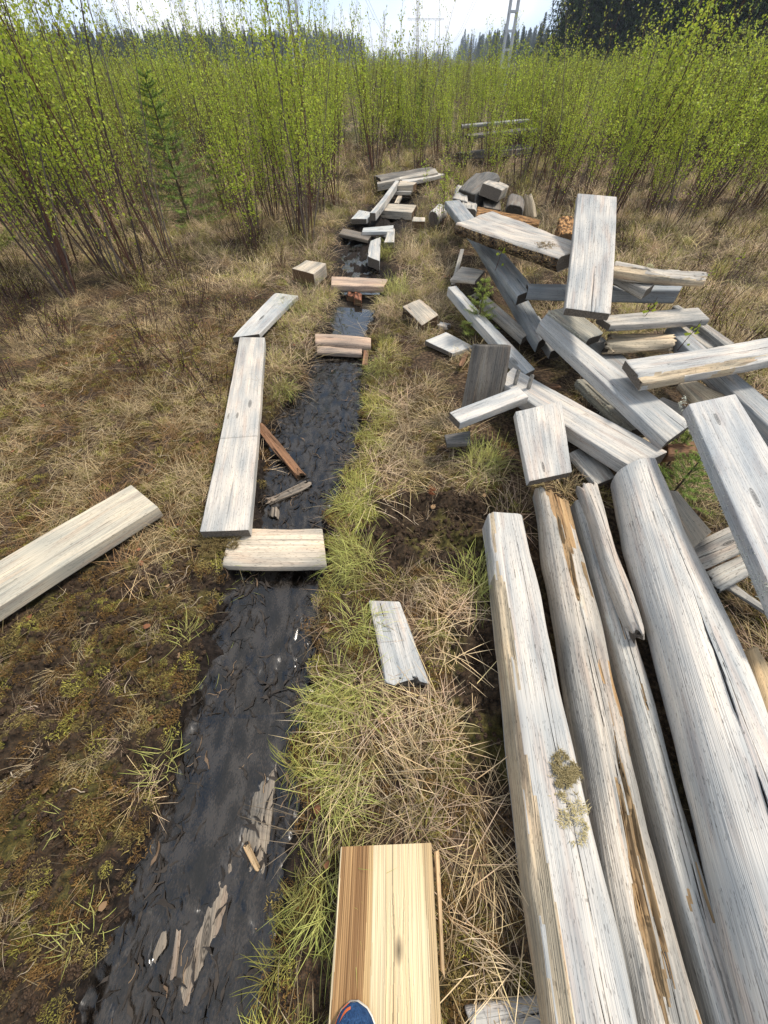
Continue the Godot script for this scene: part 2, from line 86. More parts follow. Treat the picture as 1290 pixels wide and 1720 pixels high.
	["lower_grooved_board", "lower broken board under the leaning knotty plank", "board", "timbers of the tumbled pile", Vector3(1.44, 0.134, -0.847), Vector3(0.363, 0.091, 0.927), Vector3(-0.171, 0.985, -0.029), 0.271, 0.082, 0.077, 0.033, "grey", {"r": 0.008, "rough": 1.2, "cr": 2, "jagA": 0.03, "skA": -0.037, "skB": -0.061}],
	["rotten_red_chunk", "crumbly red-brown rotten chunk between spruce tips", "chunk", "timbers of the tumbled pile", Vector3(1.586, 0.137, -1.601), Vector3(0.154, 0, 0.988), Vector3(0, 1, 0), 0.191, 0.081, 0.092, 0.066, "rot", {"r": 0.03, "rough": 3.0, "cr": 1, "skA": -0.042, "skB": -0.048}],
	["ochre_log", "ochre bark-bared log behind the mossy slab", "log", "rotten chunks behind the pile", Vector3(1.318, 0.34, -5.089), Vector3(-0.478, 0.008, 0.878), Vector3(0.029, 1, 0.007), 0.691, 0.371, 0.283, 0.14, "ochre", {"r": 0.05, "rough": 1.4, "cr": 1, "skA": 0.119, "skB": 0.052}],
	["orange_rot_chunk", "orange rotten block behind the propped board", "chunk", "rotten chunks behind the pile", Vector3(1.699, 0.42, -4.363), Vector3(0.952, 0, 0.306), Vector3(0, 1, 0), 0.635, 0.135, 0.144, 0.16, "ochre", {"r": 0.03, "rough": 2.0, "cr": 1, "skA": -0.012, "skB": 0.093}],
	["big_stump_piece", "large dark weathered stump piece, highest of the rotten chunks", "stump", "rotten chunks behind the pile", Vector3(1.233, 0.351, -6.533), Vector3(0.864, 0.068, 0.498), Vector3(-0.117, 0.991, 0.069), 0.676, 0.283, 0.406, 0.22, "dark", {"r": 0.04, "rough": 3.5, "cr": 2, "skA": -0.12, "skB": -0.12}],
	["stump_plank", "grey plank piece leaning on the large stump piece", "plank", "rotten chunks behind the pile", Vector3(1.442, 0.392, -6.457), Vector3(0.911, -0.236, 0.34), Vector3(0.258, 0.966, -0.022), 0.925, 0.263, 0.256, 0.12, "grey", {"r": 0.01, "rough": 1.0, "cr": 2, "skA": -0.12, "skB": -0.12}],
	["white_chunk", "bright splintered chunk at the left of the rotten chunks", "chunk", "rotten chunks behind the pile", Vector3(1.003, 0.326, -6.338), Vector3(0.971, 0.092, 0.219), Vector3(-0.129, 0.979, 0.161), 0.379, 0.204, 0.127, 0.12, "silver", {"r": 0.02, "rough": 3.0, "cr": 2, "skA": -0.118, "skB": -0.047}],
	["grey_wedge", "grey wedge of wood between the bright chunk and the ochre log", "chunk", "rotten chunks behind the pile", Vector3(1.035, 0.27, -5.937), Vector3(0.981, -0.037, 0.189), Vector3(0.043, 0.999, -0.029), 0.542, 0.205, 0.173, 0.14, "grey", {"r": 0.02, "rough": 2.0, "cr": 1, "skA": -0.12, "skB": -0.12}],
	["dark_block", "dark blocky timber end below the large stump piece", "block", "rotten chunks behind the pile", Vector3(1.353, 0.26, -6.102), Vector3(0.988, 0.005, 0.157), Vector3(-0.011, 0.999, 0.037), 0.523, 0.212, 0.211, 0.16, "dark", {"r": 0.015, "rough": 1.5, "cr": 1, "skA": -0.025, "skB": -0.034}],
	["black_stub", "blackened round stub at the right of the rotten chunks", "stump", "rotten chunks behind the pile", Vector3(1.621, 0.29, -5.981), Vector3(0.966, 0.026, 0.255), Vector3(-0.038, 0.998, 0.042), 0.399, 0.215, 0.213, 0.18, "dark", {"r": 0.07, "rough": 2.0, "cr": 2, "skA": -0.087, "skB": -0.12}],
	["pale_split_stub", "pale split stub, rightmost of the rotten chunks", "stump", "rotten chunks behind the pile", Vector3(1.815, 0.305, -6.112), Vector3(0.847, 0.371, 0.381), Vector3(-0.447, 0.108, 0.888), 0.239, 0.161, 0.075, 0.1, "rotpale", {"r": 0.03, "rough": 2.5, "cr": 2, "jagB": 0.05, "skA": -0.069, "skB": -0.025}],
	["far_stack_plank", "topmost pale plank of the far stack glimpsed through the birches", "plank", "far stack in the thicket", Vector3(2.15, 0.7, -10.447), Vector3(0.587, 0, 0.809), Vector3(0, 1, 0), 1.825, 0.149, 0.171, 0.04, "bluegrey", {"r": 0.006, "rough": 0.4, "cr": 0, "skA": -0.12, "skB": -0.12}],
	["far_stack_lower_plank", "middle grey plank of the far stack glimpsed through the birches", "plank", "far stack in the thicket", Vector3(2.521, 0.475, -11.49), Vector3(0.597, 0, 0.802), Vector3(0, 1, 0), 2.086, 0.27, 0.314, 0.05, "dark", {"r": 0.006, "rough": 0.4, "cr": 0, "skA": -0.12, "skB": -0.12}],
	["far_stack_bottom_plank", "lowest dark plank of the far stack glimpsed through the birches", "plank", "far stack in the thicket", Vector3(2.439, 0.17, -11.5), Vector3(0.515, 0, 0.857), Vector3(0, 1, 0), 1.994, 0.375, 0.42, 0.1, "dark", {"r": 0.006, "rough": 0.4, "cr": 0, "skA": -0.12, "skB": -0.12}],
]

var taken := {}
var M := {}
var rng := RandomNumberGenerator.new()
var nz := FastNoiseLite.new()
var ny := FastNoiseLite.new()
var foot := []

# ------------------------------------------------------------------ naming
func numbered(called: String) -> String:
	var n: int = taken.get(called, -1) + 1
	taken[called] = n
	return called if n == 0 else "%s_%03d" % [called, n]

func tag(o: Node, label: String, category: String, group := "", kind := "") -> void:
	if label: o.set_meta("label", label)
	if category: o.set_meta("category", category)
	if group: o.set_meta("group", group)
	if kind: o.set_meta("kind", kind)

func thing(called: String, label: String, category: String, group := "") -> Node3D:
	var o := Node3D.new()
	o.name = numbered(called)
	add_child(o)
	tag(o, label, category, group)
	return o

func part(parent: Node, called: String, mesh: Mesh, mat: Material = null) -> MeshInstance3D:
	var o := MeshInstance3D.new()
	o.name = called
	o.mesh = mesh
	if mat: o.material_override = mat
	parent.add_child(o, true)
	return o

func whole(called: String, mesh: Mesh, mat: Material, label: String, category: String, group := "", kind := "") -> MeshInstance3D:
	var o := MeshInstance3D.new()
	o.name = numbered(called)
	o.mesh = mesh
	if mat: o.material_override = mat
	add_child(o)
	tag(o, label, category, group, kind)
	return o

func lin(r: float, g: float, b: float) -> Color:
	return Color(r, g, b).linear_to_srgb()

# ------------------------------------------------------------------ meshes
class MB:
	var v := PackedVector3Array()
	var n := PackedVector3Array()
	var uv := PackedVector2Array()
	var c := PackedColorArray()
	var ix := PackedInt32Array()
	func add(p: Vector3, nn: Vector3, t: Vector2, col: Color) -> int:
		v.append(p); n.append(nn); uv.append(t); c.append(col)
		return v.size() - 1
	func tri(a: int, b: int, d: int) -> void:
		ix.append(a); ix.append(b); ix.append(d)
	func smooth() -> void:
		n.fill(Vector3.ZERO)
		for k in range(0, ix.size(), 3):
			var a := ix[k]
			var b := ix[k + 1]
			var d := ix[k + 2]
			var f := (v[d] - v[a]).cross(v[b] - v[a])
			n[a] += f; n[b] += f; n[d] += f
		for k in n.size():
			n[k] = n[k].normalized() if n[k].length_squared() > 1e-20 else Vector3.UP
	func arrays() -> Array:
		var a := []
		a.resize(Mesh.ARRAY_MAX)
		a[Mesh.ARRAY_VERTEX] = v
		a[Mesh.ARRAY_NORMAL] = n
		a[Mesh.ARRAY_TEX_UV] = uv
		a[Mesh.ARRAY_COLOR] = c
		a[Mesh.ARRAY_INDEX] = ix
		return a
	func into(m: ArrayMesh, mat: Material = null) -> ArrayMesh:
		if ix.size() == 0: return m
		m.add_surface_from_arrays(Mesh.PRIMITIVE_TRIANGLES, arrays())
		if mat: m.surface_set_material(m.get_surface_count() - 1, mat)
		return m
	func mesh(mat: Material = null) -> ArrayMesh:
		return into(ArrayMesh.new(), mat)
	# a tapering tube through points
	func tube(pts: PackedVector3Array, r0: float, r1: float, sides: int, col: Color) -> void:
		var first := v.size()
		var side := Vector3.RIGHT
		for k in pts.size():
			var d := (pts[mini(k + 1, pts.size() - 1)] - pts[maxi(k - 1, 0)]).normalized()
			if absf(d.dot(side)) > 0.9: side = Vector3.FORWARD
			side = (side - d * d.dot(side)).normalized()
			var up := d.cross(side)
			var f := float(k) / (pts.size() - 1)
			var r := lerpf(r0, r1, f)
			for s in sides:
				var a := TAU * s / sides
				var o := side * cos(a) + up * sin(a)
				add(pts[k] + o * r, o, Vector2(float(s) / sides, f), col)
		for k in pts.size() - 1:
			for s in sides:
				var a := first + k * sides + s
				var b := first + k * sides + (s + 1) % sides
				tri(a, a + sides, b)
				tri(b, a + sides, b + sides)
	# a thin blade through points, folded to nothing at the tip
	func blade(p: Vector3, dir: Vector3, length: float, width: float, bend: float, segs: int, c0: Color, c1: Color) -> void:
		var side := dir.cross(Vector3.UP)
		side = side.normalized() if side.length() > 0.01 else Vector3.RIGHT
		var d := dir.normalized()
		var first := v.size()
		var nn := side.cross(d)
		for k in segs:
			var f := float(k) / segs
			var w := width * (1.0 - 0.6 * f) * 0.5
			var col := c0.lerp(c1, f)
			add(p - side * w, nn, Vector2(0, f), col)
			add(p + side * w, nn, Vector2(1, f), col)
			p += d * (length / segs)
			d = (d + Vector3.DOWN * bend / segs).normalized()
			nn = side.cross(d)
		add(p, nn, Vector2(0.5, 1), c1)
		for k in segs - 1:
			var a := first + k * 2
			tri(a, a + 2, a + 1); tri(a + 1, a + 2, a + 3)
		var e := first + (segs - 1) * 2
		tri(e, e + 2, e + 1)
	func box(at: Vector3, size: Vector3, basis := Basis.IDENTITY, col := Color.WHITE) -> void:
		var h := size * 0.5
		for ax in 3:
			for sg in [-1.0, 1.0]:
				var nn := Vector3.ZERO
				nn[ax] = sg
				var u := Vector3.ZERO
				u[(ax + 1) % 3] = 1.0
				var w := Vector3.ZERO
				w[(ax + 2) % 3] = 1.0
				var q := []
				for cc in [[-1, -1], [1, -1], [1, 1], [-1, 1]]:
					var pp: Vector3 = (nn + u * cc[0] + w * cc[1]) * h
					q.append(add(at + basis * pp, basis * nn, Vector2(cc[0], cc[1]) * 0.5, col))
				if sg > 0:
					tri(q[0], q[2], q[1]); tri(q[0], q[3], q[2])
				else:
					tri(q[0], q[1], q[2]); tri(q[0], q[2], q[3])

# ------------------------------------------------------------------ textures
func noise_bytes(w: int, h: int, sw: int, sh: int, freq: float, sd: int, ridged := false, oct := 3) -> PackedByteArray:
	var f := FastNoiseLite.new()
	f.seed = sd
	f.noise_type = FastNoiseLite.TYPE_SIMPLEX_SMOOTH
	f.frequency = freq
	f.fractal_type = FastNoiseLite.FRACTAL_RIDGED if ridged else FastNoiseLite.FRACTAL_FBM
	f.fractal_octaves = oct
	var im := f.get_seamless_image(sw, sh)
	im.convert(Image.FORMAT_L8)
	if sw != w or sh != h: im.resize(w, h, Image.INTERPOLATE_CUBIC)
	return im.get_data()

func tex(w: int, h: int, data: PackedByteArray, fmt := Image.FORMAT_RGB8) -> ImageTexture:
	return ImageTexture.create_from_image(Image.create_from_data(w, h, false, fmt, data))

func normal_tex(w: int, h: int, data: PackedByteArray, strength: float) -> ImageTexture:
	var im := Image.create_from_data(w, h, false, Image.FORMAT_L8, data)
	im.convert(Image.FORMAT_RGBA8)
	im.bump_map_to_normal_map(strength)
	return ImageTexture.create_from_image(im)

# weathered wood, grain along v: [colour texture, relief texture]
func wood_maps(sd: int, knots: int, warm: float, crackiness: float, fleck: float, contrast: float) -> Array:
	var w := 512
	var h := 1024
	var fib := noise_bytes(w, h, 512, 20, 0.30, sd, false, 2)
	var stre := noise_bytes(w, h, 512, 14, 0.07, sd + 1, false, 3)
	var coar := noise_bytes(w, h, 64, 64, 0.06, sd + 2)
	var spk := noise_bytes(w, h, 512, 256, 0.22, sd + 3, false, 2)
	var rid := noise_bytes(w, h, 512, 10, 0.045, sd + 4, true, 1)
	var stain := noise_bytes(w, h, 128, 64, 0.05, sd + 5, false, 4)
	var r := RandomNumberGenerator.new()
	r.seed = sd
	var kn := []
	for k in knots: kn.append([r.randf() * w, r.randf() * h, r.randf_range(7, 13)])
	var col := PackedByteArray()
	col.resize(w * h * 3)
	var hei := PackedByteArray()
	hei.resize(w * h)
	var wr := 1.0 + 0.06 * warm
	var wb := 1.0 - 0.10 * warm
	for y in h:
		var near := []
		for k in kn:
			if absf(y - k[1]) < k[2] * 7.0: near.append(k)
		for x in w:
			var xs := x
			var kdark := 1.0
			for k in near:
				var dx: float = x - k[0]
				var dy: float = (y - k[1]) * 0.5
				var q: float = k[2]
				if absf(dx) < q * 5.0:
					var d2 := (dx * dx + dy * dy * 0.35) / (q * q)
					xs = int(x - signf(dx) * q * exp(-d2 * 0.35) * 0.9) & 511
					var rr := sqrt(dx * dx + dy * dy)
					if rr < q:
						kdark *= 0.62 + 0.28 * sin(rr * 1.7) * 0.6 + 0.2 * rr / q
			var i := y * w + xs
			var j := y * w + x
			var f := fib[i] / 255.0 - 0.5
			var s := stre[i] / 255.0 - 0.5
			var c := coar[j] / 255.0 - 0.5
			var val := 0.86 + contrast * (0.20 * f + 0.15 * s + 0.26 * c)
			var rd := rid[i] / 255.0
			var cr := clampf((rd - 0.985 + 0.02 * crackiness) * 40.0, 0.0, 1.0) * clampf(0.45 + c * 3.0, 0.0, 1.0)
			val *= 1.0 - 0.42 * cr
			var sp := spk[j] / 255.0
			if sp > 0.80 - 0.06 * fleck: val *= 0.74
			val *= kdark
			var stn := clampf((stain[j] / 255.0 - 0.60) * 4.0, 0.0, 1.0) * (0.6 + 0.8 * f)
			var hue := c * 0.07 + s * 0.03
			col[j * 3] = int(clampf(val * (wr + hue - 0.06 * stn), 0.02, 1.0) * 255.0)
			col[j * 3 + 1] = int(clampf(val * (1.0 - 0.11 * stn), 0.02, 1.0) * 255.0)
			col[j * 3 + 2] = int(clampf(val * (wb - hue - 0.13 * stn), 0.02, 1.0) * 255.0)
			hei[j] = int(clampf(0.6 + f * 0.7 + s * 0.3 - 0.55 * cr + (kdark - 1.0) * 0.2, 0.0, 1.0) * 255.0)
	return [tex(w, h, col), normal_tex(w, h, hei, 1.8)]

# isotropic stain and grain for earth, bark, rot
func speckle_maps(sd: int, w: int, f1: float, f2: float, contrast: float, tint: float) -> Array:
	var a := noise_bytes(w, w, w, w, f1, sd, false, 4)
	var b := noise_bytes(w, w, w, w, f2, sd + 7, false, 3)
	var col := PackedByteArray()
	col.resize(w * w * 3)
	var hei := PackedByteArray()
	hei.resize(w * w)
	for j in w * w:
		var p := a[j] / 255.0 - 0.5
		var q := b[j] / 255.0 - 0.5
		var val := 0.68 + contrast * (p * 0.9 + q * 0.5)
		col[j * 3] = int(clampf(val * (1.0 + tint * q), 0.03, 1.0) * 255.0)
		col[j * 3 + 1] = int(clampf(val, 0.03, 1.0) * 255.0)
		col[j * 3 + 2] = int(clampf(val * (1.0 - tint * q), 0.03, 1.0) * 255.0)
		hei[j] = int(clampf(0.5 + p * 0.8 + q * 0.4, 0.0, 1.0) * 255.0)
	return [tex(w, w, col), normal_tex(w, w, hei, 4.0)]

# the freshly sawn plank: brown heartwood on one side, fine straight grain, one knot
func sawn_maps() -> Array:
	var w := 256
	var h := 1024
	var fib := noise_bytes(w, h, 256, 8, 0.12, 77)
	var fine := noise_bytes(w, h, 256, 16, 0.3, 78)
	var coar := noise_bytes(w, h, 32, 64, 0.06, 79)
	var col := PackedByteArray()
	col.resize(w * h * 3)
	var hei := PackedByteArray()
	hei.resize(w * h)
	var pale := Vector3(0.77, 0.70, 0.57)
	var yel := Vector3(0.66, 0.55, 0.39)
	var brn := Vector3(0.45, 0.33, 0.21)
	for y in h:
		for x in w:
			var u := float(x) / w
			var dx := (u - 0.62) * 0.27
			var dy := (float(y) / h - 0.135) * 1.85
			var kd := sqrt(dx * dx + dy * dy * 0.2)
			var us := u + (0.02 * signf(dx) * exp(-kd * kd * 900.0))
			var j := y * w + clampi(int(us * w), 0, w - 1)
			var c := coar[y * w + x] / 255.0 - 0.5
			var f := fib[j] / 255.0 - 0.5
			var g := fine[j] / 255.0 - 0.5
			var edge := us + c * 0.05 + f * 0.03
			var k: Vector3
			if edge < 0.03: k = pale
			elif edge < 0.31: k = brn.lerp(yel, clampf(0.2 + f * 0.9 + g * 0.5, 0.0, 0.8))
			elif edge < 0.36: k = yel
			else: k = pale.lerp(yel, clampf(0.2 + f * 0.8 + 0.5 * c, 0.0, 1.0))
			if edge > 0.88: k = k.lerp(yel * 0.8, 0.5)
			var val := 0.97 + g * 0.32 + f * 0.15
			if absf(us - 0.56 - c * 0.03) < 0.006: val *= 0.7
			var knot := clampf(1.0 - kd / 0.013, 0.0, 1.0)
			val *= 1.0 - 0.5 * knot
			var o := (y * w + x) * 3
			col[o] = int(clampf(k.x * val, 0.0, 1.0) * 255.0)
			col[o + 1] = int(clampf(k.y * val, 0.0, 1.0) * 255.0)
			col[o + 2] = int(clampf(k.z * val, 0.0, 1.0) * 255.0)
			hei[y * w + x] = int(clampf(0.5 + g + f * 0.5, 0.0, 1.0) * 255.0)
	return [tex(w, h, col), normal_tex(w, h, hei, 3.0)]

func mat(maps: Array, tint: Color, rough := 0.9, nscale := 1.0) -> StandardMaterial3D:
	var m := StandardMaterial3D.new()
	m.albedo_color = tint
	m.roughness = rough
	m.metallic_specular = 0.3
	if maps.size():
		m.albedo_texture = maps[0]
		m.normal_enabled = true
		m.normal_texture = maps[1]
		m.normal_scale = nscale
	m.cull_mode = BaseMaterial3D.CULL_DISABLED
	return m

func vmat(rough := 0.9, back := Color.BLACK) -> StandardMaterial3D:
	var m := StandardMaterial3D.new()
	m.vertex_color_use_as_albedo = true
	m.roughness = rough
	m.metallic_specular = 0.3
	m.cull_mode = BaseMaterial3D.CULL_DISABLED
	if back != Color.BLACK:
		m.backlight_enabled = true
		m.backlight = back
	return m

func make_materials() -> void:
	var wa := wood_maps(11, 3, 0.12, 0.6, 0.5, 0.9)
	var wk := wood_maps(23, 9, 0.05, 0.4, 0.2, 0.8)
	var wd := wood_maps(37, 4, 0.2, 1.2, 1.0, 1.25)
	var rot := speckle_maps(51, 512, 0.03, 0.12, 1.3, 0.5)
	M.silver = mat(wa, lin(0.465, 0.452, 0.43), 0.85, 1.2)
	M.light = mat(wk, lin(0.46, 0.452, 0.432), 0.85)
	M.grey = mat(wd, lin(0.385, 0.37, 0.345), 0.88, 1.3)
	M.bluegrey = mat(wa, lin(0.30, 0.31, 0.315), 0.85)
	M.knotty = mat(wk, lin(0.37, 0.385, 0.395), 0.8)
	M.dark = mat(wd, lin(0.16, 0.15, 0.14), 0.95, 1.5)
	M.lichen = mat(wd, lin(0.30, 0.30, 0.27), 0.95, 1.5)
	M.tan = mat(wa, lin(0.52, 0.37, 0.21), 0.8)
	M.tanpale = mat(wd, lin(0.45, 0.41, 0.35), 0.85)
	M.knotbrown = mat(wk, lin(0.40, 0.35, 0.28), 0.85)
	M.yellowed = mat(wa, lin(0.52, 0.47, 0.38), 0.8)
	M.pinkish = mat(wd, lin(0.40, 0.31, 0.25), 0.8)
	M.rot = mat(wd, lin(0.22, 0.125, 0.075), 0.9, 1.5)
	M.redrot = mat(rot, lin(0.27, 0.11, 0.06), 0.7)
	M.rotpale = mat(wd, lin(0.50, 0.42, 0.31), 0.95, 1.5)
	M.ochre = mat(rot, lin(0.38, 0.20, 0.08), 0.95)
	M.chip = mat(wa, lin(0.50, 0.35, 0.20), 0.7)
	M.muddy = mat(wd, lin(0.20, 0.175, 0.15), 0.35)
	M.sunk = mat(wd, lin(0.22, 0.195, 0.165), 0.35)
	M.bark = mat(rot, lin(0.17, 0.115, 0.07), 0.95, 1.5)
	M.punk = mat(wd, lin(0.36, 0.245, 0.135), 0.95, 1.5)
	var pith := speckle_maps(57, 256, 0.08, 0.3, 0.28, 0.15)
	M.end = mat(pith, lin(0.27, 0.23, 0.19), 0.95)
	M.enddark = mat(pith, lin(0.10, 0.085, 0.07), 0.95)
	M.endbrown = mat(pith, lin(0.26, 0.16, 0.09), 0.95)
	M.new = mat(sawn_maps(), Color.WHITE, 0.7, 0.8)
	M.endnew = mat(pith, lin(0.62, 0.48, 0.29), 0.85)
	# earth: zone colour in the vertices, grain in the texture
	var earth := speckle_maps(61, 1024, 0.02, 0.1, 1.1, 0.35)
	M.earth = mat(earth, Color.WHITE, 0.95, 1.6)
	M.earth.vertex_color_use_as_albedo = true
	M.earth.uv1_triplanar = true
	M.earth.uv1_world_triplanar = true
	M.earth.uv1_scale = Vector3(1.7, 1.7, 1.7)
	M.clod = mat(earth, lin(0.075, 0.048, 0.03), 0.95)
	var slick := speckle_maps(71, 1024, 0.006, 0.07, 1.5, 0.25)
	M.mud = mat(slick, lin(0.024, 0.0195, 0.016), 0.34, 0.25)
	M.mud.metallic_specular = 0.5
	M.mud.roughness_texture = slick[0]
	M.mud.uv1_triplanar = true
	M.mud.uv1_world_triplanar = true
	M.mud.uv1_scale = Vector3(2.2, 2.2, 1.1)
	M.water = StandardMaterial3D.new()
	M.water.albedo_color = lin(0.012, 0.011, 0.010)
	M.water.roughness = 0.03
	M.water.metallic_specular = 0.6
	M.grass = vmat(0.75, lin(0.3, 0.3, 0.3))
	M.straw = vmat(0.8, lin(0.15, 0.15, 0.15))
	M.moss = vmat(0.95)
	M.wetleaf = vmat(0.35)
	M.leaf = vmat(0.5, lin(0.9, 0.9, 0.9))
	M.needle = vmat(0.7, lin(0.2, 0.2, 0.2))
	M.stem = vmat(0.8)
	M.steel = mat([], lin(0.42, 0.43, 0.46), 0.5)
	M.steel.metallic = 0.3

# ------------------------------------------------------------------ the ground
func trench(z: float) -> Vector2:
	var n := TRENCH.size()
	if z >= TRENCH[0][0]: return Vector2(TRENCH[0][1] - (z - 0.6) * 0.3, TRENCH[0][2] - (z - 0.6) * 0.2)
	for k in n - 1:
		if z >= TRENCH[k + 1][0]:
			var f: float = (TRENCH[k][0] - z) / (TRENCH[k][0] - TRENCH[k + 1][0])
			return Vector2(lerpf(TRENCH[k][1], TRENCH[k + 1][1], f), lerpf(TRENCH[k][2], TRENCH[k + 1][2], f))
	return Vector2(0.35, 0.0)

# metres inside the trench (negative outside), its ragged edge included
func wet(x: float, z: float) -> float:
	if z < -9.2 or z > 2.5 or x < -2.5 or x > 1.5: return -1.0
	var t := trench(z)
	return minf(x - t.x, t.y - x) + 0.05 * nz.get_noise_2d(x * 620.0, z * 620.0) + 0.06 * nz.get_noise_2d(x * 190.0 + 90.0, z * 190.0) + 0.02 * nz.get_noise_2d(x * 2200.0, z * 2200.0)

func ground(x: float, z: float, fine := true) -> float:
	var d := Vector2(x, z + 1.5).length()
	var far := smoothstep(3.0, 9.0, d)
	var h := (0.02 + 0.10 * far) * ny.get_noise_2d(x * 60.0, z * 60.0) + 0.016 * ny.get_noise_2d(x * 260.0, z * 260.0)
	h += 0.02 * far
	if d > 60.0: h += (d - 60.0) * 0.001 * (1.0 + ny.get_noise_2d(x * 0.8, z * 0.8))
	var w := wet(x, z)
	if fine and d < 6.0:
		h += 0.010 * ny.get_noise_2d(x * 900.0, z * 900.0)
		var p := peaty(x, z)
		if p > 0.01:
			h += p * (0.065 * nz.get_noise_2d(x * 560.0, z * 560.0) + 0.022 * nz.get_noise_2d(x * 2200.0, z * 2200.0))
	if w > -0.12:
		var deep := 0.14 if z > -4.4 else 0.05
		h -= deep * smoothstep(-0.055, 0.06, w)
	var hole := Vector2((x - 0.28) / 0.28, (z + 1.17) / 0.16).length()
	if hole < 1.3: h -= 0.035 * smoothstep(1.3, 0.5, hole)
	return h

# churned bare peat
func peaty(x: float, z: float) -> float:
	var a := smoothstep(-0.38, -0.62, x + 0.1 * nz.get_noise_2d(x * 200.0, z * 200.0)) * smoothstep(-1.25, -0.85, z + 0.35 * x + 0.25 + 0.15 * nz.get_noise_2d(z * 220.0, x * 220.0))
	var hole := Vector2((x - 0.27) / 0.34, (z + 1.17) / 0.24).length() + 0.4 * nz.get_noise_2d(x * 500.0, z * 500.0)
	var b := smoothstep(1.3, 0.95, hole)
	var c := 0.0
	if z < -4.4 and z > -7.5: c = smoothstep(-0.28, 0.02, wet(x, z) + 0.12 * nz.get_noise_2d(x * 180.0, z * 180.0))
	var h2 := Vector2((x - 0.36) / 0.12, (z + 0.42) / 0.35).length() + 0.5 * nz.get_noise_2d(x * 500.0, z * 500.0)
	return maxf(maxf(a, smoothstep(1.1, 0.75, h2)), maxf(b, c))

func lines(a: float, fine_lo: float, fine_hi: float, step: float, grow: float, lo: float, hi: float) -> PackedFloat32Array:
	var out := PackedFloat32Array()
	var left := PackedFloat32Array()
	var p := fine_lo
	var s := step
	while p > lo:
		s *= grow
		p -= s
		left.append(maxf(p, lo))
	for k in range(left.size() - 1, -1, -1): out.append(left[k])
	p = fine_lo
	while p < fine_hi:
		out.append(p)
		p += step
	s = step
	while p < hi:
		out.append(p)
		p += s
		s *= grow
	out.append(hi)
	return out

func build_ground() -> void:
	var xs := lines(0, -2.0, 1.9, 0.017, 1.055, -900.0, 900.0)
	var zs := lines(0, -3.6, 0.7, 0.017, 1.045, -1500.0, 60.0)
	var mb := MB.new()
	var nx := xs.size()
	var peat := Color(0.062, 0.040, 0.025)
	var litter := Color(0.15, 0.10, 0.06)
	var moss := Color(0.12, 0.105, 0.030)
	var wetc := Color(0.028, 0.022, 0.017)
	var green := Color(0.10, 0.12, 0.03)
	for z in zs:
		for x in xs:
			var p := peaty(x, z) if absf(x) < 6.0 and z > -9.0 else 0.0
			var c := litter.lerp(peat, clampf(0.45 - 1.1 * ny.get_noise_2d(x * 170.0 + 400.0, z * 170.0), 0.0, 1.0))
			c = c.lerp(peat, p)
			var mo := smoothstep(0.02, 0.3, ny.get_noise_2d(x * 330.0 + 50.0, z * 330.0))
			c = c.lerp(moss, mo * (0.75 if p > 0.4 else 0.4))
			if z < -14.0 or absf(x) > 14.0: c = c.lerp(green, 0.5)
			var w := wet(x, z)
			if w > -0.11: c = c.lerp(wetc, smoothstep(-0.11, -0.02, w))
			mb.add(Vector3(x, ground(x, z), z), Vector3.UP, Vector2(x, z), c)
	for j in zs.size() - 1:
		for i in nx - 1:
			var a := j * nx + i
			mb.tri(a, a + 1, a + nx)
			mb.tri(a + 1, a + nx + 1, a + nx)
	mb.smooth()
	whole("ground", mb.mesh(), M.earth, "brown boggy ground of peat, moss and grass litter", "ground", "", "structure")
	print("ground ", mb.v.size())

